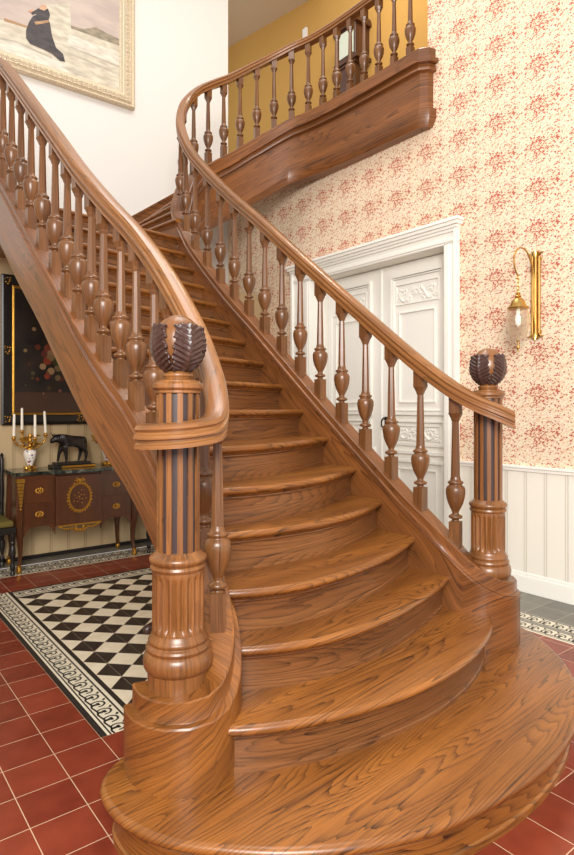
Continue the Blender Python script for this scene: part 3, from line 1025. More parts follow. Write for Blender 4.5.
lb = thing('balustrade', 'oak balustrade whose handrail curls around the front of the near newel post', 'banister', (1.2, 2.1, .6))
LOFF = (-1.2, -2.1, -.6)
LR = [(.870, 1.905, 1.397), (.878, 1.85, 1.397), (.90, 1.805, 1.40), (.94, 1.775, 1.404), (1.0, 1.768, 1.412), (1.065, 1.79, 1.425), (1.12, 1.84, 1.475), (1.165, 1.92, 1.56), (1.20, 2.03, 1.67), (1.225, 2.15, 1.79), (1.235, 2.28, 1.92), (1.23, 2.48, 2.12), (1.20, 2.70, 2.33), (1.155, 2.95, 2.54),
      (1.12, 3.25, 2.79), (1.10, 3.6, 3.09), (1.085, 4.0, 3.42), (1.075, 4.5, 3.825), (1.07, 4.85, 4.09), (1.07, 5.1, 4.22), (1.07, 5.4, 4.26), (1.07, 6.8, 4.26)]
lrp = catmull(LR, 170)
handrail(lrp, lb, LOFF)
rb = thing('balustrade', 'long oak balustrade sweeping from the far newel post up round the stairwell to the landing', 'banister', (2.68, 2.1, .7))
ROFF = (-2.68, -2.1, -.7)
RR = [(2.835, 1.70, 1.435), (2.78, 1.76, 1.475), (2.735, 1.84, 1.52), (2.705, 1.94, 1.58), (2.69, 2.06, 1.66), (2.68, 2.2, 1.76), (2.68, 2.6, 2.06), (2.68, 3.2, 2.52)] + [(a, b, z + .87) for a, b, z in RS[12:]]
rrp = catmull(RR, 230)
handrail(rrp, rb, ROFF)

LBY = [1.89, 2.12, 2.28, 2.42, 2.56, 2.70, 2.83, 2.98, 3.13, 3.29, 3.46, 3.66, 3.88, 4.10, 4.35, 4.60, 4.82, 5.04, 5.26, 5.48, 5.7]
def place_balusters(path, s_list, parent, off, rail):
    for s in s_list:
        p, a = at_plan(path, s)
        o = bpy.data.objects.new('baluster', BALME)
        col.objects.link(o); o.parent = parent
        o.location = (p.x + off[0], p.y + off[1], p.z + off[2])
        o.rotation_euler = (0, 0, a)
        rz = min(rail, key=lambda q: (q.x - p.x) ** 2 + (q.y - p.y) ** 2).z
        o.scale.z = max(.94, min(1.16, (rz - .075 - p.z) / .785))
def s_of_y(path, y0):
    """plan distance where the path first passes y0 going up, past its lowest point"""
    L = 0; best = min(range(len(path)), key=lambda i: path[i][1])
    for i in range(1, len(path)):
        L += math.hypot(path[i][0] - path[i - 1][0], path[i][1] - path[i - 1][1])
        if i > best and path[i][1] >= y0: return L
LSL = [s_of_y(lp, y) for y in LBY]
place_balusters(lp, LSL, lb, LOFF, lrp)
s0 = s_of_y(rp, 1.975)
SR = [s0 + .215 * k for k in range(14)]
tot = plen(rp)
k = SR[-1]
nrem = int((tot - .1 - k) / .193)
stp = (tot - .1 - k) / nrem
SR += [k + stp * (q + 1) for q in range(nrem)]
place_balusters(rp, SR, rb, ROFF, rrp)

# ------------------------------------------------------------------ newel posts
def newel(label, loc, zb):
    t = thing('newel_post', label, 'newel post', (loc[0], loc[1], 0), 'carved newel posts')
    b = MB()
    b.lathe([(.106, zb), (.106, .53), (.110, .534), (.116, .540), (.121, .552), (.122, .570), (.117, .590), (.110, .598), (.107, .600), (.111, .606), (.113, .613), (.110, .620), (.102, .624), (.100, .627), (.104, .633), (.105, .639), (.102, .645), (.097, .650), (.092, .664)], 48)
    b.build('base_moulding', [W_NEWEL], t)
    def flute(n, depth):
        return lambda a, z: 1 - depth * (1 if (int(math.floor((a % (2 * PI)) / (2 * PI) * n * 2 + 1e-6)) % 2) else 0)
    d = MB()
    nf = 20
    def rad(a, z):
        k = .5 + .5 * math.cos(a * nf)
        e = min(1, max(0, (z - .672) / .015), ) * min(1, max(0, (.868 - z) / .02))
        return 1 - .15 * (k ** 1.2) * e
    d.lathe([(.090, .655), (.0905, .671), (.0905, .68), (.0905, .69), (.0905, .712), (.0905, .76), (.0905, .82), (.0905, .846), (.0905, .86), (.0905, .87), (.088, .887)], 160, rad=rad)
    d.build('fluted_drum', [W_NEWEL], t)
    r_ = MB(); r_.lathe([(.088, .880), (.095, .884), (.098, .892), (.095, .900), (.090, .903), (.096, .908), (.101, .916), (.101, .924), (.096, .931), (.088, .935), (.083, .940), (.074, .948)], 48)
    r_.build('collar', [W_NEWEL], t)
    s = MB()
    n = 96
    def seg(j): return (j // 4) % 2          # 12 dark inlays, 12 light ribs
    zs = [.945, .96, 1.2, 1.49, 1.51]
    for j in range(n):
        a0, a1 = 2 * PI * j / n, 2 * PI * (j + 1) / n
        dk = seg(j)
        rr = .0685 if dk else .0755
        for q in range(len(zs) - 1):
            pts = [(rr * math.cos(a0), rr * math.sin(a0), zs[q]), (rr * math.cos(a1), rr * math.sin(a1), zs[q]), (rr * math.cos(a1), rr * math.sin(a1), zs[q + 1]), (rr * math.cos(a0), rr * math.sin(a0), zs[q + 1])]
            s.face(pts, [(p[2], (a0 if k in (0, 3) else a1) * .075) for k, p in enumerate(pts)], dk, False)
        if seg(j) != seg((j + 1) % n):
            for q in range(len(zs) - 1):
                c_, s_2 = math.cos(a1), math.sin(a1)
                pts = [(.0685 * c_, .0685 * s_2, zs[q]), (.0755 * c_, .0755 * s_2, zs[q]), (.0755 * c_, .0755 * s_2, zs[q + 1]), (.0685 * c_, .0685 * s_2, zs[q + 1])]
                if not dk: pts.reverse()
                s.face(pts, [(p[2], a1) for p in pts], 0, False)
    so = s.build('shaft', [W_NEWEL, W_DARK], t, merge=False)
    so['label'] = 'round shaft with alternating dark inlay and pale ribs'
    c = MB(); c.lathe([(.075, 1.500), (.080, 1.503), (.080, 1.511), (.086, 1.515), (.090, 1.520), (.090, 1.533), (.086, 1.537), (.078, 1.541), (.078, 1.546), (.055, 1.549), (.048, 1.552), (.050, 1.558), (.054, 1.563), (.052, 1.569), (.044, 1.574), (.040, 1.58)], 48)
    c.build('capital', [W_NEWEL], t)
    f = MB()
    f.ball((0, 0, 1.676), .094, 18, 0, (.95, .95, 1.1))
    fo = f.build('finial', [W_NEWEL], t)
    for q in range(4):
        ca = q * PI / 2
        lf = MB()
        NT, NU = 76, 30
        P, U = [], []
        for i in range(NT + 1):
            v = i / NT
            # polar from bottom pole upward
            th = R(8) + R(117) * v
            lobe = abs(math.sin(v * PI * 5.5)) ** .7
            wdt = R(38.5) * (math.sin(min(1, v * 1.5 + .2) * PI / 2) ** .8) * (.84 + .16 * lobe)
            if v > .5: wdt *= 1 - .24 * ((v - .5) / .5) ** 2
            row = []
            for j in range(NU + 1):
                u = -1 + 2 * j / NU
                rib = math.cos(abs(u) * 9 - v * PI * 22 + 2) * .0034 * min(1, abs(u) * 2.2)
                mid = .006 * math.exp(-(u / .14) ** 2)
                curl = .016 * max(0, (v - .8) / .2) ** 1.6 * (1 - .4 * abs(u))
                edge = .004 * abs(u) ** 4
                r2 = .0985 + rib + mid + curl + edge
                th2 = th + R(5) * abs(u) ** 1.6 * (1 - v) - R(9) * max(0, abs(u) - .5) * (0)
                a = ca + u * wdt / max(.45, math.sin(th2)) * .98
                rz_ = r2 * math.sin(th2)
                row.append((rz_ * math.cos(a) * .96, rz_ * math.sin(a) * .96, 1.672 - r2 * 1.04 * math.cos(th2)))
            P.append(row); U.append([(0, 0)] * (NU + 2))
        lf.grid(P, U, 0, True, flip=True)
        lo = lf.build('acanthus_leaf', [M_LEAF], fo)
        so_ = lo.modifiers.new('solid', 'SOLIDIFY'); so_.thickness = .010; so_.offset = -1
        lo['label'] = 'dark carved acanthus leaf'
    return t
newel('near fluted oak newel post with dark leaf-carved ball, wrapped by the curled handrail', (.991, 1.891), .44)
newel('far fluted oak newel post with dark leaf-carved ball beside the wainscot', (2.884, 1.882), .48)

# ------------------------------------------------------------------ wall lamp
lamp = thing('wall_lamp', 'brass gooseneck wall lamp with clear glass globe on floral wallpaper', 'lamp', (XW, 2.414, 2.0))
def lp_(mb, name, mat):
    o = mb.build(name, [mat], lamp); o.location = (-XW, -2.414, -2.0); return o
m = MB()
for dy in (-.028, 0, .028):
    m.tube([(XW - .018, 2.414 + dy, 2.03), (XW - .018, 2.414 + dy, 2.62)], .0105 if dy else .013, 8)
for zc in (2.04, 2.60):
    m.box(XW - .02, XW - .0005, 2.414 - .042, 2.414 + .042, zc - .012, zc + .012)
for zc, sg in ((2.62, 1), (2.03, -1)):
    for dy in (-.045, -.02, 0, .02, .045):
        m.tube([(XW - .015, 2.414 + dy * .5, zc), (XW - .025, 2.414 + dy, zc + sg * (.04 - abs(dy) * .3)), (XW - .03, 2.414 + dy * 1.5, zc + sg * (.055 - abs(dy) * .6))], [.01, .009, .004], 6)
lp_(m, 'back_plate', M_BRASS)
m = MB()
arm = catmull([(XW - .03, 2.414, 2.08), (XW - .05, 2.414, 2.2), (XW - .045, 2.414, 2.38), (XW - .07, 2.414, 2.53), (XW - .15, 2.414, 2.64), (XW - .24, 2.414, 2.655), (XW - .315, 2.414, 2.60), (XW - .325, 2.414, 2.52), (XW - .29, 2.414, 2.455), (XW - .27, 2.414, 2.44)], 40)
m.tube(arm, .0065, 8)
lp_(m, 'arm', M_BRASS)
LX = XW - .27
m = MB()
for k in range(5):
    zc = 2.43 - k * .028
    pts = []
    for q in range(13):
        a = 2 * PI * q / 12
        if k % 2: pts.append((LX + .008 * math.cos(a), 2.414, zc + .016 * math.sin(a)))
        else: pts.append((LX, 2.414 + .008 * math.cos(a), zc + .016 * math.sin(a)))
    m.tube(pts, .003, 6, cap=False)
lp_(m, 'chain', M_BRASS)
m = MB(); m.lathe([(.004, 2.32), (.016, 2.315), (.018, 2.305), (.012, 2.298), (.022, 2.292), (.026, 2.285), (.016, 2.278), (.032, 2.27), (.048, 2.25), (.056, 2.225), (.060, 2.21), (.078, 2.205), (.080, 2.198), (.075, 2.19), (.06, 2.188), (.02, 2.19)][::-1], 32, (LX, 2.414))
lp_(m, 'cap', M_BRASS)
m = MB(); m.lathe([(.008, 1.955), (.03, 1.962), (.055, 1.985), (.074, 2.03), (.083, 2.08), (.082, 2.13), (.072, 2.17), (.058, 2.192), (.0565, 2.192), (.0705, 2.169), (.0805, 2.13), (.0815, 2.08), (.0725, 2.031), (.0535, 1.987), (.029, 1.9645), (.008, 1.958)], 32, (LX, 2.414), caps=False)
lp_(m, 'glass_globe', M_GLASS)
m = MB(); m.lathe([(.002, 2.06), (.016, 2.075), (.022, 2.10), (.018, 2.135), (.012, 2.15), (.012, 2.19)], 20, (LX, 2.414)); lp_(m, 'bulb', M_BULB)
m = MB(); m.lathe([(.002, 1.882), (.006, 1.872), (.004, 1.882), (.012, 1.895), (.014, 1.91), (.006, 1.925), (.005, 1.94), (.013, 1.95), (.010, 1.957)], 16, (LX, 2.414)); lp_(m, 'finial', M_BRASS)

# ------------------------------------------------------------------ upper painting on the white wall
def frame_boxes(mb, x0, x1, z0, z1, y, prof):
    """mitred frame; prof = list of (inset, depth) from outer edge inwards"""
    for (i0, d0), (i1, d1) in zip(prof, prof[1:]):
        A = [(x0 + i0, y - d0, z0 + i0), (x1 - i0, y - d0, z0 + i0), (x1 - i0, y - d0, z1 - i0), (x0 + i0, y - d0, z1 - i0)]
        B = [(x0 + i1, y - d1, z0 + i1), (x1 - i1, y - d1, z0 + i1), (x1 - i1, y - d1, z1 - i1), (x0 + i1, y - d1, z1 - i1)]
        for k in range(4):
            q = (k + 1) % 4
            pts = [A[k], A[q], B[q], B[k]]
            mb.face(pts, [(p[0] + p[2], p[1]) for p in pts])
PX0, PX1, PZ0, PZ1 = .55, 2.985, 5.09, 6.95
pic = thing('painting', 'large gilt-framed painting of a dark-dressed woman on a pale terrace, high on the white wall', 'painting', ((PX0 + PX1) / 2, YU, PZ0))
POFF = (-(PX0 + PX1) / 2, -YU, -PZ0)
fm = MB()
frame_boxes(fm, PX0, PX1, PZ0, PZ1, YU, [(0, 0), (0, .055), (.02, .07), (.035, .062), (.055, .075), (.06, .085), (.125, .08), (.135, .06), (.15, .055), (.165, .035), (.175, .03), (.185, .02)])
fo = fm.build('frame', [M_GILT], pic); fo.location = POFF
om = MB()
def orn(x, z):
    for q in range(6):
        a = q * PI / 3 + x * 7
        om.ball((x + .020 * math.cos(a), YU - .083, z + .020 * math.sin(a)), .013, 3, 0, (1, .7, 1))
    om.ball((x, YU - .086, z), .011, 3, 0, (1, .8, 1))
n = 40
for k in range(n + 1):
    orn(PX0 + .09 + (PX1 - PX0 - .18) * k / n, PZ0 + .092)
for k in range(1, 30):
    z = PZ0 + .092 + (PZ1 - PZ0 - .185) * k / 30
    orn(PX1 - .092, z); orn(PX0 + .092, z)
for k in range(n + 1):
    orn(PX0 + .09 + (PX1 - PX0 - .18) * k / n, PZ1 - .092)
for k in range(120):
    om.ball((PX0 + .02 + (PX1 - PX0 - .04) * k / 119, YU - .07, PZ0 + .012), .008, 3)
    om.ball((PX1 - .012, YU - .07, PZ0 + .02 + (PZ1 - PZ0 - .04) * k / 119), .008, 3)
oo = om.build('frame_ornament', [M_GILT], pic, merge=False); oo.location = POFF
# canvas: plain generic seaside terrace scene
PM = [paintmat('painted_sky', srgb(180, 164, 156), srgb(200, 184, 172), 3), paintmat('painted_marble', srgb(184, 174, 154), srgb(216, 208, 188), 7),
      paintmat('painted_pale_marble', srgb(198, 190, 174), srgb(224, 218, 204), 8), paintmat('painted_hills', srgb(120, 110, 92), srgb(158, 146, 122), 12), paintmat('painted_dress', srgb(40, 34, 36), srgb(70, 58, 58), 9),
      paintmat('painted_skin', srgb(196, 150, 120), srgb(214, 170, 138), 9), paintmat('painted_stone_shade', srgb(172, 164, 148), srgb(194, 186, 168), 8), paintmat('painted_sash', srgb(160, 120, 84), srgb(184, 146, 100), 9)]
cm = MB()
CY = YU - .02
def px_wall(x, y, yy=YU - .02):
    r = (x - 287) / 591; Y = yy / (.787 - .617 * r)
    return (Y * (.617 + .787 * r), 1.45 - (y - 408) / 591 * Y)
cm.face([(PX0 + .18, CY, PZ0 + .18), (PX1 - .18, CY, PZ0 + .18), (PX1 - .18, CY, PZ1 - .18), (PX0 + .18, CY, PZ1 - .18)], None, 0)
lay = [0]
def paint(pts, mi):
    lay[0] += 1
    q = [px_wall(*p) for p in pts]
    x_lo, x_hi, z_lo = PX0 + .182, PX1 - .182, PZ0 + .182
    q = [(min(x_hi, max(x_lo, a)), max(z_lo, b)) for a, b in q]
    area2 = sum(q[i][0] * q[(i + 1) % len(q)][1] - q[(i + 1) % len(q)][0] * q[i][1] for i in range(len(q)))
    if area2 < 0: q.reverse()
    cm.face([(a, CY - .0004 * lay[0], b) for a, b in q], None, mi)
paint([(66, 24), (84, 29), (96, 27), (108, 34), (122, 40), (122, 50), (100, 40), (84, 34), (66, 30)], 3)
paint([(-20, 20), (8, 20), (20, 26), (66, 20), (70, 28), (122, 47), (122, 96), (-20, 60)], 1)
paint([(44, 4), (70, 4), (72, 48), (62, 62), (46, 40)], 1)
paint([(68, 34), (122, 54), (122, 68), (68, 46)], 2)
paint([(70, 46), (122, 67), (122, 68.6), (70, 47.6)], 6)
paint([(68, 52), (122, 74), (122, 76), (68, 53.5)], 6)
paint([(-20, 34), (16, 42), (60, 62), (84, 80), (20, 62), (-20, 56)], 2)
paint([(-20, 33), (16, 41), (52, 57), (52, 59), (16, 43), (-20, 35)], 6)
paint([(60, 66), (78, 70), (88, 76), (76, 76)], 6)
paint([(4, 18), (30, 27), (30, 29), (4, 21)], 7)
paint([(29, 22), (33, 16), (40, 14), (47, 15), (50, 24), (52, 36), (56, 48), (63, 54), (65, 62), (60, 61), (52, 54), (42, 49), (30, 44), (26, 38), (26, 30)], 4)
paint([(31, 13), (39, 8), (48, 9), (50, 15), (48, 22), (40, 22), (36, 14), (32, 15)], 4)
paint([(34, 22), (49, 20), (49, 22.5), (36, 25)], 7)
paint([(39, 9), (41, 5), (46, 5), (47, 9), (44, 11)], 5)
paint([(28, 11), (33, 9), (34, 11), (30, 13)], 5)
co = cm.build('canvas', PM, pic, merge=False); co.location = POFF

# ------------------------------------------------------------------ dark flower painting over the console
FX0, FX1, FZ0, FZ1 = 1.30, 2.78, 1.29, 2.70
pic2 = thing('painting', 'dark flower still life in a black and gilt frame above the console table', 'painting', ((FX0 + FX1) / 2, YB, FZ0))
POFF = (-(FX0 + FX1) / 2, -YB, -FZ0)
fm = MB(); frame_boxes(fm, FX0, FX1, FZ0, FZ1, YB, [(0, 0), (0, .045), (.015, .05), (.03, .04), (.08, .035), (.10, .03)])
fo = fm.build('frame', [M_EBONY], pic2); fo.location = POFF
fm = MB(); frame_boxes(fm, FX0 + .095, FX1 - .095, FZ0 + .095, FZ1 - .095, YB, [(0, .028), (.0, .038), (.012, .040), (.022, .034), (.025, .014)])
fo = fm.build('gilt_slip', [M_GILT2], pic2); fo.location = POFF
fm = MB()
for x, z in ((FX0 + .05, FZ0 + .05), (FX0 + .05, FZ1 - .05), (FX0 + .05, (FZ0 + FZ1) / 2), ((FX0 + FX1) / 2, FZ0 + .05)):
    fm = MB()
    for q in range(9):
        a = q * 2 * PI / 9
        fm.ball((x + .024 * math.cos(a) * (1 + .5 * (q % 2)), YB - .038, z + .024 * math.sin(a) * (1 + .5 * (q % 2))), .009, 4, 0, (1, .6, 1))
    fo = fm.build('frame_ornament', [M_GILT2], pic2, merge=False); fo.location = POFF
fm = MB(); fm.box(FX0 + .11, FX1 - .11, YB - .018, YB - .004, FZ0 + .11, FZ1 - .11)
fo = fm.build('canvas', [M_FLOWERS], pic2); fo.location = POFF

# ------------------------------------------------------------------ console table
CX0, CX1, CYF, CYB = 1.34, 2.43, 5.53, 5.955
con = thing('console_table', 'mahogany console table with dark marble top and gilt bronze mounts', 'console table', ((CX0 + CX1) / 2, (CYF + CYB) / 2, 0))
COFF = (-(CX0 + CX1) / 2, -(CYF + CYB) / 2, 0)
def cp(mb, name, mat, bevel=0, parent=None):
    o = mb.build(name, [mat], parent or con, bevel=bevel, merge=True)
    if not parent: o.location = COFF
    return o
XM0, XM1 = 1.66, 2.08
def prism(mb, pts, z0, z1, grain='x'):
    g = 'xyz'.index(grain); oth = [k for k in range(3) if k != g]
    U = lambda P_: [(p[g], p[oth[0]] + p[oth[1]]) for p in P_]
    t = [(x, y, z1) for x, y in pts]; b = [(x, y, z0) for x, y in pts][::-1]
    mb.face(t, U(t)); mb.face(b, U(b))
    for i in range(len(pts)):
        a, c = pts[i], pts[(i + 1) % len(pts)]
        q = [(a[0], a[1], z0), (c[0], c[1], z0), (c[0], c[1], z1), (a[0], a[1], z1)]
        mb.face(q, U(q))
m = MB()
prism(m, [(CX0 - .03, CYF - .02), (XM0 - .02, CYF - .02), (XM0 - .02, CYF - .05), (XM1 + .02, CYF - .05), (XM1 + .02, CYF - .02), (CX1 + .03, CYF - .02), (CX1 + .03, CYB + .005), (CX0 - .03, CYB + .005)], .852, .882)
cp(m, 'marble_top', M_MARBLE, .005)
def apron(xa, xb, y, z_end, z_mid):
    """front board with arched lower edge"""
    m = MB(); nn = 16
    for i in range(nn):
        x0, x1 = xa + (xb - xa) * i / nn, xa + (xb - xa) * (i + 1) / nn
        f = lambda x: z_mid + (z_end - z_mid) * abs((2 * (x - xa) / (xb - xa) - 1)) ** 4
        for yy, rev in ((y, 0), (y + .02, 1)):
            q = [(x0, yy, f(x0)), (x1, yy, f(x1)), (x1, yy, .852), (x0, yy, .852)]
            if rev: q.reverse()
            m.face(q, [(p[2], p[0]) for p in q])
        q = [(x0, y + .02, f(x0)), (x1, y + .02, f(x1)), (x1, y, f(x1)), (x0, y, f(x0))]
        m.face(q, [(p[0], p[1]) for p in q])
    return m
m = MB(); m.box(CX0 + .02, CX1 - .02, CYF + .022, CYB, .40, .852, 'x')
cp(m, 'cabinet_body', W_MAHOG)
# doors / drawers on the front
for xa, xb in ((CX0 + .045, XM0 - .004), (XM1 + .004, CX1 - .045)):
    for z0, z1 in ((.605, .815), (.40, .60)):
        m = MB(); m.box(xa, xb, CYF, CYF + .022, z0, z1, 'z')
        d = cp(m, 'drawer', W_MAHOG, .003)
        k = MB(); xc, zc = (xa + xb) / 2, (z0 + z1) / 2
        k.ball((xc, CYF - .012, zc), .014, 6)
        for q in range(10):
            a = q * PI / 5
            k.ball((xc + .03 * math.cos(a), CYF - .003, zc + .02 * math.sin(a)), .009, 4, 0, (1, .5, 1))
        k.build('knob', [M_GILT2], d)
m = MB(); m.box(XM0, XM1, CYF - .028, CYF + .022, .375, .83, 'z')
cp(m, 'centre_panel', W_MAHOG, .003)
m = MB()
oc = ((XM0 + XM1) / 2, CYF - .031, .625)
ring = [(oc[0] + .10 * math.cos(2 * PI * k / 28), oc[1], oc[2] + .125 * math.sin(2 * PI * k / 28)) for k in range(29)]
m.tube(ring, .009, 6, cap=False)
for k in range(28):
    a = 2 * PI * k / 28
    m.ball((oc[0] + .112 * math.cos(a), oc[1], oc[2] + .138 * math.sin(a)), .011 if k % 2 else .008, 4, 0, (1, .6, 1))
for sx_ in (-1, 1):
    m.tube([(oc[0], oc[1], oc[2] + .14), (oc[0] + sx_ * .03, oc[1] - .005, oc[2] + .18), (oc[0] + sx_ * .045, oc[1], oc[2] + .155), (oc[0] + sx_ * .02, oc[1], oc[2] + .15)], .008, 6)
m.ball((oc[0], oc[1], oc[2] + .165), .013, 5)
for k in range(14):
    a = k * 2.4; r3 = .009 * k ** .75
    m.ball((oc[0] + r3 * math.cos(a), oc[1] + .003, oc[2] + r3 * 1.2 * math.sin(a)), .006, 3, 0, (1, .5, 1))
cp(m, 'oval_mount', M_GILT2)
m = MB()
for sx_ in (-1, 1):
    pts = [(oc[0] + sx_ * t * .20, CYF - .034, .372 - .045 * math.cos(t * PI / 2) * (1 + .3 * math.sin(t * 12))) for t in [k / 14 for k in range(15)]]
    m.tube(pts, [.013 - .008 * k / 14 for k in range(15)], 6)
    for k in range(0, 14, 2): m.ball(pts[k], .013, 4, 0, (1, .6, 1))
for q in range(7):
    a = -PI * q / 6
    m.ball((oc[0] + .035 * math.cos(a), CYF - .034, .352 + .035 * math.sin(a)), .012, 4, 0, (1, .6, 1))
m.box(XM0 + .01, XM1 - .01, CYF - .033, CYF - .028, .368, .382)
cp(m, 'apron_mount', M_GILT2)
for xa, xb in ((CX0 + .045, XM0), (XM1, CX1 - .045)):
    cp(apron(xa, xb, CYF + .004, .30, .392), 'apron', W_MAHOG)
# cabriole legs
for lx, ly, sx_, sy_ in ((CX0 + .02, CYF + .02, -1, -1), (CX1 - .02, CYF + .02, 1, -1), (CX0 + .03, CYB - .03, -1, 1), (CX1 - .03, CYB - .03, 1, 1)):
    m = MB(); P, U = [], []
    prof = [(0, .016, .010), (.03, .019, .012), (.06, .015, .006), (.15, .016, -.004), (.26, .022, -.002), (.34, .030, .008), (.42, .032, .012), (.60, .030, .004), (.852, .028, 0)]
    for z, hw, out in prof:
        c_x, c_y = lx + sx_ * out, ly + sy_ * out
        P.append([(c_x + hw * a, c_y + hw * b, z) for a, b in ((-1, -.6), (-.6, -1), (.6, -1), (1, -.6), (1, .6), (.6, 1), (-.6, 1), (-1, .6))])
        U.append([(z, k * .02) for k in range(9)])
    m.grid(P, U, 0, True, closed=True, flip=True)
    leg = cp(m, 'leg', W_MAHOG)
    k = MB(); k.lathe([(.022, 0), (.026, .012), (.022, .03), (.019, .055), (.021, .07)], 10, (lx + sx_ * .011, ly + sy_ * .011), sx=1)
    k.build('gilt_foot', [M_GILT2], leg)
    if sy_ < 0:
        k = MB()
        k.box(lx - .034, lx + .034, ly - .036, ly + .02, .79, .825)
        for q in range(7):
            wd = .028 - q * .0028
            k.box(lx - wd, lx + wd, ly - .036, ly - .02, .79 - .03 * (q + 1), .79 - .03 * q - .006)
        k.ball((lx, ly - .032, .56), .012, 5)
        k.build('corner_mount', [M_GILT2], leg)

# ------------------------------------------------------------------ candelabra and candles
def candelabrum(label, loc):
    t = thing('candelabrum', label, 'candelabrum', loc, 'pair of gilt and porcelain candelabra')
    m = MB()
    m.lathe([(.050, 0), (.052, .008), (.045, .014), (.040, .022), (.030, .03), (.026, .04)], 20)
    for q in range(4):
        a = q * PI / 2 + PI / 4
        m.ball((.05 * math.cos(a), .05 * math.sin(a), .012), .014, 5, 0, (1, 1, .85))
        m.tube([(.05 * math.cos(a), .05 * math.sin(a), .012), (.062 * math.cos(a), .062 * math.sin(a), .016), (.06 * math.cos(a), .06 * math.sin(a), .03)], [.009, .007, .004], 6)
    m.build('foot', [M_GILT2], t)
    m = MB(); m.lathe([(.026, .036), (.024, .045), (.034, .07), (.050, .11), (.058, .145), (.055, .168), (.042, .182), (.034, .186)], 24)
    m.build('porcelain_vase', [M_VASE], t)
    m = MB(); m.lathe([(.035, .184), (.040, .190), (.030, .20), (.016, .215), (.014, .24), (.020, .25), (.012, .262), (.012, .30), (.018, .315), (.008, .33)], 16)
    tips = [(-.135, .02, .305), (-.055, .06, .36), (.02, -.09, .30), (.135, -.01, .33)]
    for (x, y, z) in tips:
        pts = catmull([(0, 0, .22), (x * .35, y * .35, .205), (x * .8, y * .8, .235), (x, y, z - .045), (x, y, z - .012)], 14)
        m.tube(pts, .0065, 6)
        m.lathe([(.006, -.03), (.020, -.018), (.026, -.012), (.012, -.006), (.014, .004), (.016, .006)], 12, (x, y), z)
        for k in range(2, 13):
            p = pts[k]; a = k * 2.1
            m.ball((p.x + .014 * math.cos(a), p.y + .012 * math.sin(a), p.z + .012 * math.sin(a * 1.7)), .009, 4, 0, (1, 1, .7))
    for k in range(90):
        a = k * 2.39996; r_ = .02 + .075 * ((k * .37) % 1)
        m.ball((r_ * math.cos(a), r_ * math.sin(a) * .8, .232 + .085 * ((k * .618) % 1)), .0115, 4, 0, (1.2, 1, .7))
    m.build('gilt_branches', [M_GILT2], t, merge=False)
    return t, tips
spots = [('left gilt candelabrum on a painted porcelain vase, at the left end of the console', (1.50, 5.76, .882), ['leftmost', 'second', 'third', 'rightmost']),
         ('right gilt candelabrum on a painted porcelain vase, beside the bull\'s rear', (2.24, 5.78, .882), ['leftmost', 'second', 'third', 'rightmost'])]
cme = None
for ci, (lab, loc, nm) in enumerate(spots):
    if ci == 0: t0_, tips = candelabrum(lab, loc)
    else:
        c = copy_tree(t0_); c.location = loc; c['label'] = lab
    for k, (x, y, z) in enumerate(tips):
        m = MB(); m.lathe([(.0125, 0), (.0115, .12), (.0105, .195), (.004, .203)], 12)
        if cme is None: cme = m.mesh('candle', [M_CANDLE])
        o = bpy.data.objects.new('candle', cme); col.objects.link(o)
        o.location = (loc[0] + x, loc[1] + y, loc[2] + z + .0062)
        where = 'left candelabrum' if ci == 0 else 'right candelabrum'
        word = {0: 'leftmost white candle', 1: 'tallest-standing rear white candle', 2: 'front white candle', 3: 'rightmost white candle'}[k]
        tag(o, word + ' of the four in the ' + where, 'candle', 'candles in the candelabra')
        if k in (0, 3): o.rotation_euler = (0, R(-3 if k == 3 else 1), 0)
        wk = MB(); wk.tube([(0, 0, .2), (0, 0, .212)], .0012, 5)
        wo = wk.build('wick', [M_EBONY], o)

# ------------------------------------------------------------------ bull sculpture
bull = thing('bull_sculpture', 'dark bronze bull standing on a stepped plinth between two candelabra', 'sculpture', (1.885, 5.77, .882))
m = MB(); m.box(-.20, .20, -.085, .085, 0, .028); m.box(-.165, .165, -.07, .07, .028, .05)
m.build('plinth', [M_EBONY], bull, bevel=.004)
m = MB(); m.box(-.12, .20, -.0865, -.085, .004, .022)
m.build('plinth_mount', [M_GILT2], bull)
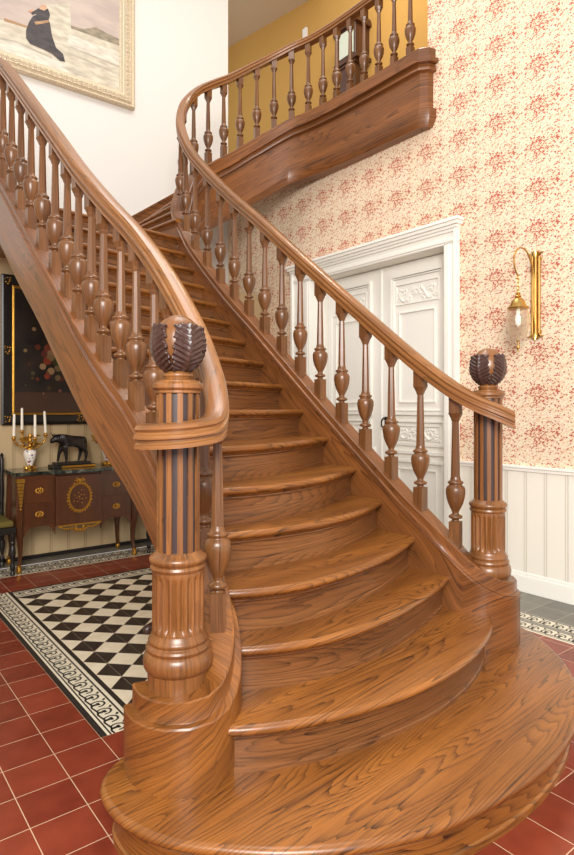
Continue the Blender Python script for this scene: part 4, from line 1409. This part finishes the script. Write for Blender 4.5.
# body: one skinned surface over a joint skeleton, head to the left
V = {'pel': (.075, 0, .235), 'bel': (.01, 0, .215), 'che': (-.065, 0, .222), 'nk': (-.115, 0, .25), 'hd': (-.155, 0, .235), 'mz': (-.188, -.004, .205), 'rump': (.11, 0, .225), 'tl1': (.125, 0, .235), 'tl2': (.13, 0, .17), 'tl3': (.125, 0, .12),
     'hump': (-.085, 0, .262)}
Rd = {'pel': .043, 'bel': .045, 'che': .052, 'nk': .040, 'hd': .027, 'mz': .016, 'rump': .033, 'tl1': .007, 'tl2': .005, 'tl3': .009, 'hump': .028}
E_ = [('pel', 'bel'), ('bel', 'che'), ('che', 'nk'), ('nk', 'hd'), ('hd', 'mz'), ('pel', 'rump'), ('rump', 'tl1'), ('tl1', 'tl2'), ('tl2', 'tl3'), ('che', 'hump')]
for sgn, nm in ((-1, 'a'), (1, 'b')):
    fx = -.02 * sgn
    V['fs' + nm] = (-.075, sgn * .026, .18); V['fk' + nm] = (-.082 + fx, sgn * .03, .12); V['fh' + nm] = (-.085 + fx * 1.3, sgn * .03, .062); V['ft' + nm] = (-.093 + fx * 1.3, sgn * .03, .055)
    Rd['fs' + nm] = .026; Rd['fk' + nm] = .014; Rd['fh' + nm] = .010; Rd['ft' + nm] = .012
    E_ += [('che', 'fs' + nm), ('fs' + nm, 'fk' + nm), ('fk' + nm, 'fh' + nm), ('fh' + nm, 'ft' + nm)]
    V['hs' + nm] = (.08 - fx * .3, sgn * .028, .175); V['hk' + nm] = (.105 + fx * .8, sgn * .03, .125); V['hh' + nm] = (.092 + fx, sgn * .03, .062); V['ht' + nm] = (.082 + fx, sgn * .03, .055)
    Rd['hs' + nm] = .028; Rd['hk' + nm] = .015; Rd['hh' + nm] = .010; Rd['ht' + nm] = .012
    E_ += [('pel', 'hs' + nm), ('hs' + nm, 'hk' + nm), ('hk' + nm, 'hh' + nm), ('hh' + nm, 'ht' + nm)]
keys = list(V)
me = bpy.data.meshes.new('bull_body')
V = {k: (p[0] * 1.08, p[1] * 1.15, .05 + (p[2] - .05) * 1.2) for k, p in V.items()}
me.from_pydata([V[k] for k in keys], [(keys.index(a), keys.index(b)) for a, b in E_], [])
bo = bpy.data.objects.new('bull_body', me); col.objects.link(bo); bo.parent = bull
me.materials.append(M_BRONZE)
sk = bo.modifiers.new('skin', 'SKIN')
for i, k in enumerate(keys):
    me.skin_vertices[0].data[i].radius = (Rd[k] * 1.22, Rd[k] * 1.22); me.skin_vertices[0].data[i].use_root = (k == 'pel')
bo.modifiers.new('sub', 'SUBSURF').levels = 2
bo.modifiers['sub'].render_levels = 2
m = MB()
for sgn in (-1, 1):
    m.tube([(-.162, sgn * .016, .30), (-.170, sgn * .040, .312), (-.182, sgn * .042, .332)], [.008, .006, .002], 8)
    m.tube([(-.154, sgn * .022, .29), (-.146, sgn * .05, .284)], [.008, .005], 6)
m.build('horns_and_ears', [M_BRONZE], bull)

# ------------------------------------------------------------------ two ebonised chairs flanking the console
def chair(label, loc):
    t = thing('side_chair', label, 'chair', loc, 'dark chairs beside the console table')
    m = MB(); m.box(-.25, .25, -.22, .22, .365, .42); m.build('seat_rail', [M_EBONY], t, bevel=.006)
    m = MB(); m.box(-.235, .235, -.21, .20, .42, .475); m.build('seat_cushion', [M_GREENCLOTH], t, bevel=.02)
    for x, y in ((-.225, -.195), (.225, -.195), (-.225, .195), (.225, .195)):
        m = MB(); m.lathe([(.014, 0), (.020, .012), (.016, .03), (.012, .04), (.020, .055), (.022, .075), (.014, .1), (.012, .12), (.024, .16), (.028, .20), (.024, .235), (.014, .26), (.022, .275), (.022, .29), (.016, .30), (.024, .32), (.024, .366)], 14, (x, y))
        m.build('leg', [M_EBONY], t)
    for x in (-.225, .225):
        m = MB(); m.lathe([(.018, .42), (.015, .6), (.02, .7), (.015, .8), (.018, .98), (.012, 1.0), (.018, 1.02), (.004, 1.04)], 12, (x, .20))
        m.build('back_post', [M_EBONY], t)
    m = MB(); m.box(-.21, .21, .19, .212, .88, .96); m.box(-.21, .21, .19, .212, .56, .60)
    m.build('back_rail', [M_EBONY], t, bevel=.004)
    m = MB(); m.box(-.15, .15, .192, .21, .60, .88); m.build('back_panel', [M_GREENCLOTH], t, bevel=.004)
    return t
c1_ = chair('dark turned-leg chair with green-gold seat left of the console table', (1.06, 5.68, 0))
c2_ = copy_tree(c1_); c2_.location = (2.79, 5.71, 0); c2_['label'] = 'dark turned-leg chair right of the console table, half hidden behind the stair'

# ------------------------------------------------------------------ upper hall: longcase clock and switch
ck = thing('longcase_clock', 'dark wooden longcase clock against the ochre wall behind the landing balusters', 'clock', (5.76, 5.88, ZL))
m = MB(); m.box(-.13, .139, -.2, .2, 0, .5, 'z'); m.box(-.10, .139, -.15, .15, .5, 1.5, 'z'); m.box(-.14, .139, -.21, .21, .46, .5, 'y'); m.box(-.12, .139, -.18, .18, 1.46, 1.5, 'y')
m.build('case', [W_CLOCK], ck, bevel=.006)
m = MB(); m.box(-.11, .139, -.19, .19, 1.54, 2.0, 'z'); m.box(-.14, .139, -.23, .23, 1.5, 1.55, 'y'); m.box(-.145, .139, -.235, .235, 1.98, 2.02, 'y')
arc = [(.235 * math.cos(PI * k / 14), .16 * math.sin(PI * k / 14)) for k in range(15)]
pts1 = [(-.145, a, 2.02 + b) for a, b in arc]; pts2 = [(.13, a, 2.02 + b) for a, b in arc]
m.face(pts1[::-1]); m.face(pts2)
for k in range(14):
    q = [pts1[k], pts1[k + 1], pts2[k + 1], pts2[k]]; m.face(q, [(p[0], p[1]) for p in q])
for y in (-.17, .17): m.lathe([(.018, 1.55), (.014, 1.6), (.014, 1.93), (.02, 1.98)], 10, (-.115, y))
m.build('hood', [W_CLOCK], ck)
m = MB(); m.box(-.118, -.11, -.14, .14, 1.6, 1.94); m.build('dial_glass', [M_DIAL], ck)
m = MB()
for y in (-.22, .22): m.lathe([(.008, 2.02), (.02, 2.05), (.024, 2.075), (.015, 2.1), (.006, 2.11), (.012, 2.13), (.003, 2.16)], 12, (-.1, y))
m.build('finial', [W_CLOCK], ck)
m = MB(); m.box(5.86, 5.8995, 7.00, 7.09, 7.16, 7.34)
o = m.build('wall_sensor', [M_SWITCH], None, bevel=.006); tag(o, 'small white box mounted on the ochre wall above the stair rail', 'sensor')

# ------------------------------------------------------------------ small carved ornament on the tiles
orn_ = thing('floor_ornament', 'small dark carved scroll ornament on the checkered tiles just behind the near newel post', 'ornament', (1.72, 3.56, 0))
m = MB()
m.tube(catmull([(.16, .05, .03), (.08, .02, .035), (0, 0, .05), (-.05, -.01, .045), (-.085, -.01, .02), (-.07, -.005, .012)], 24), [.022 + .01 * math.sin(k / 3) for k in range(24)], 10)
m.build('scroll', [M_LEAF], orn_)
m = MB(); m.box(-.03, .20, -.03, .09, 0, .012)
m.build('base', [M_LEAF], orn_, bevel=.003)
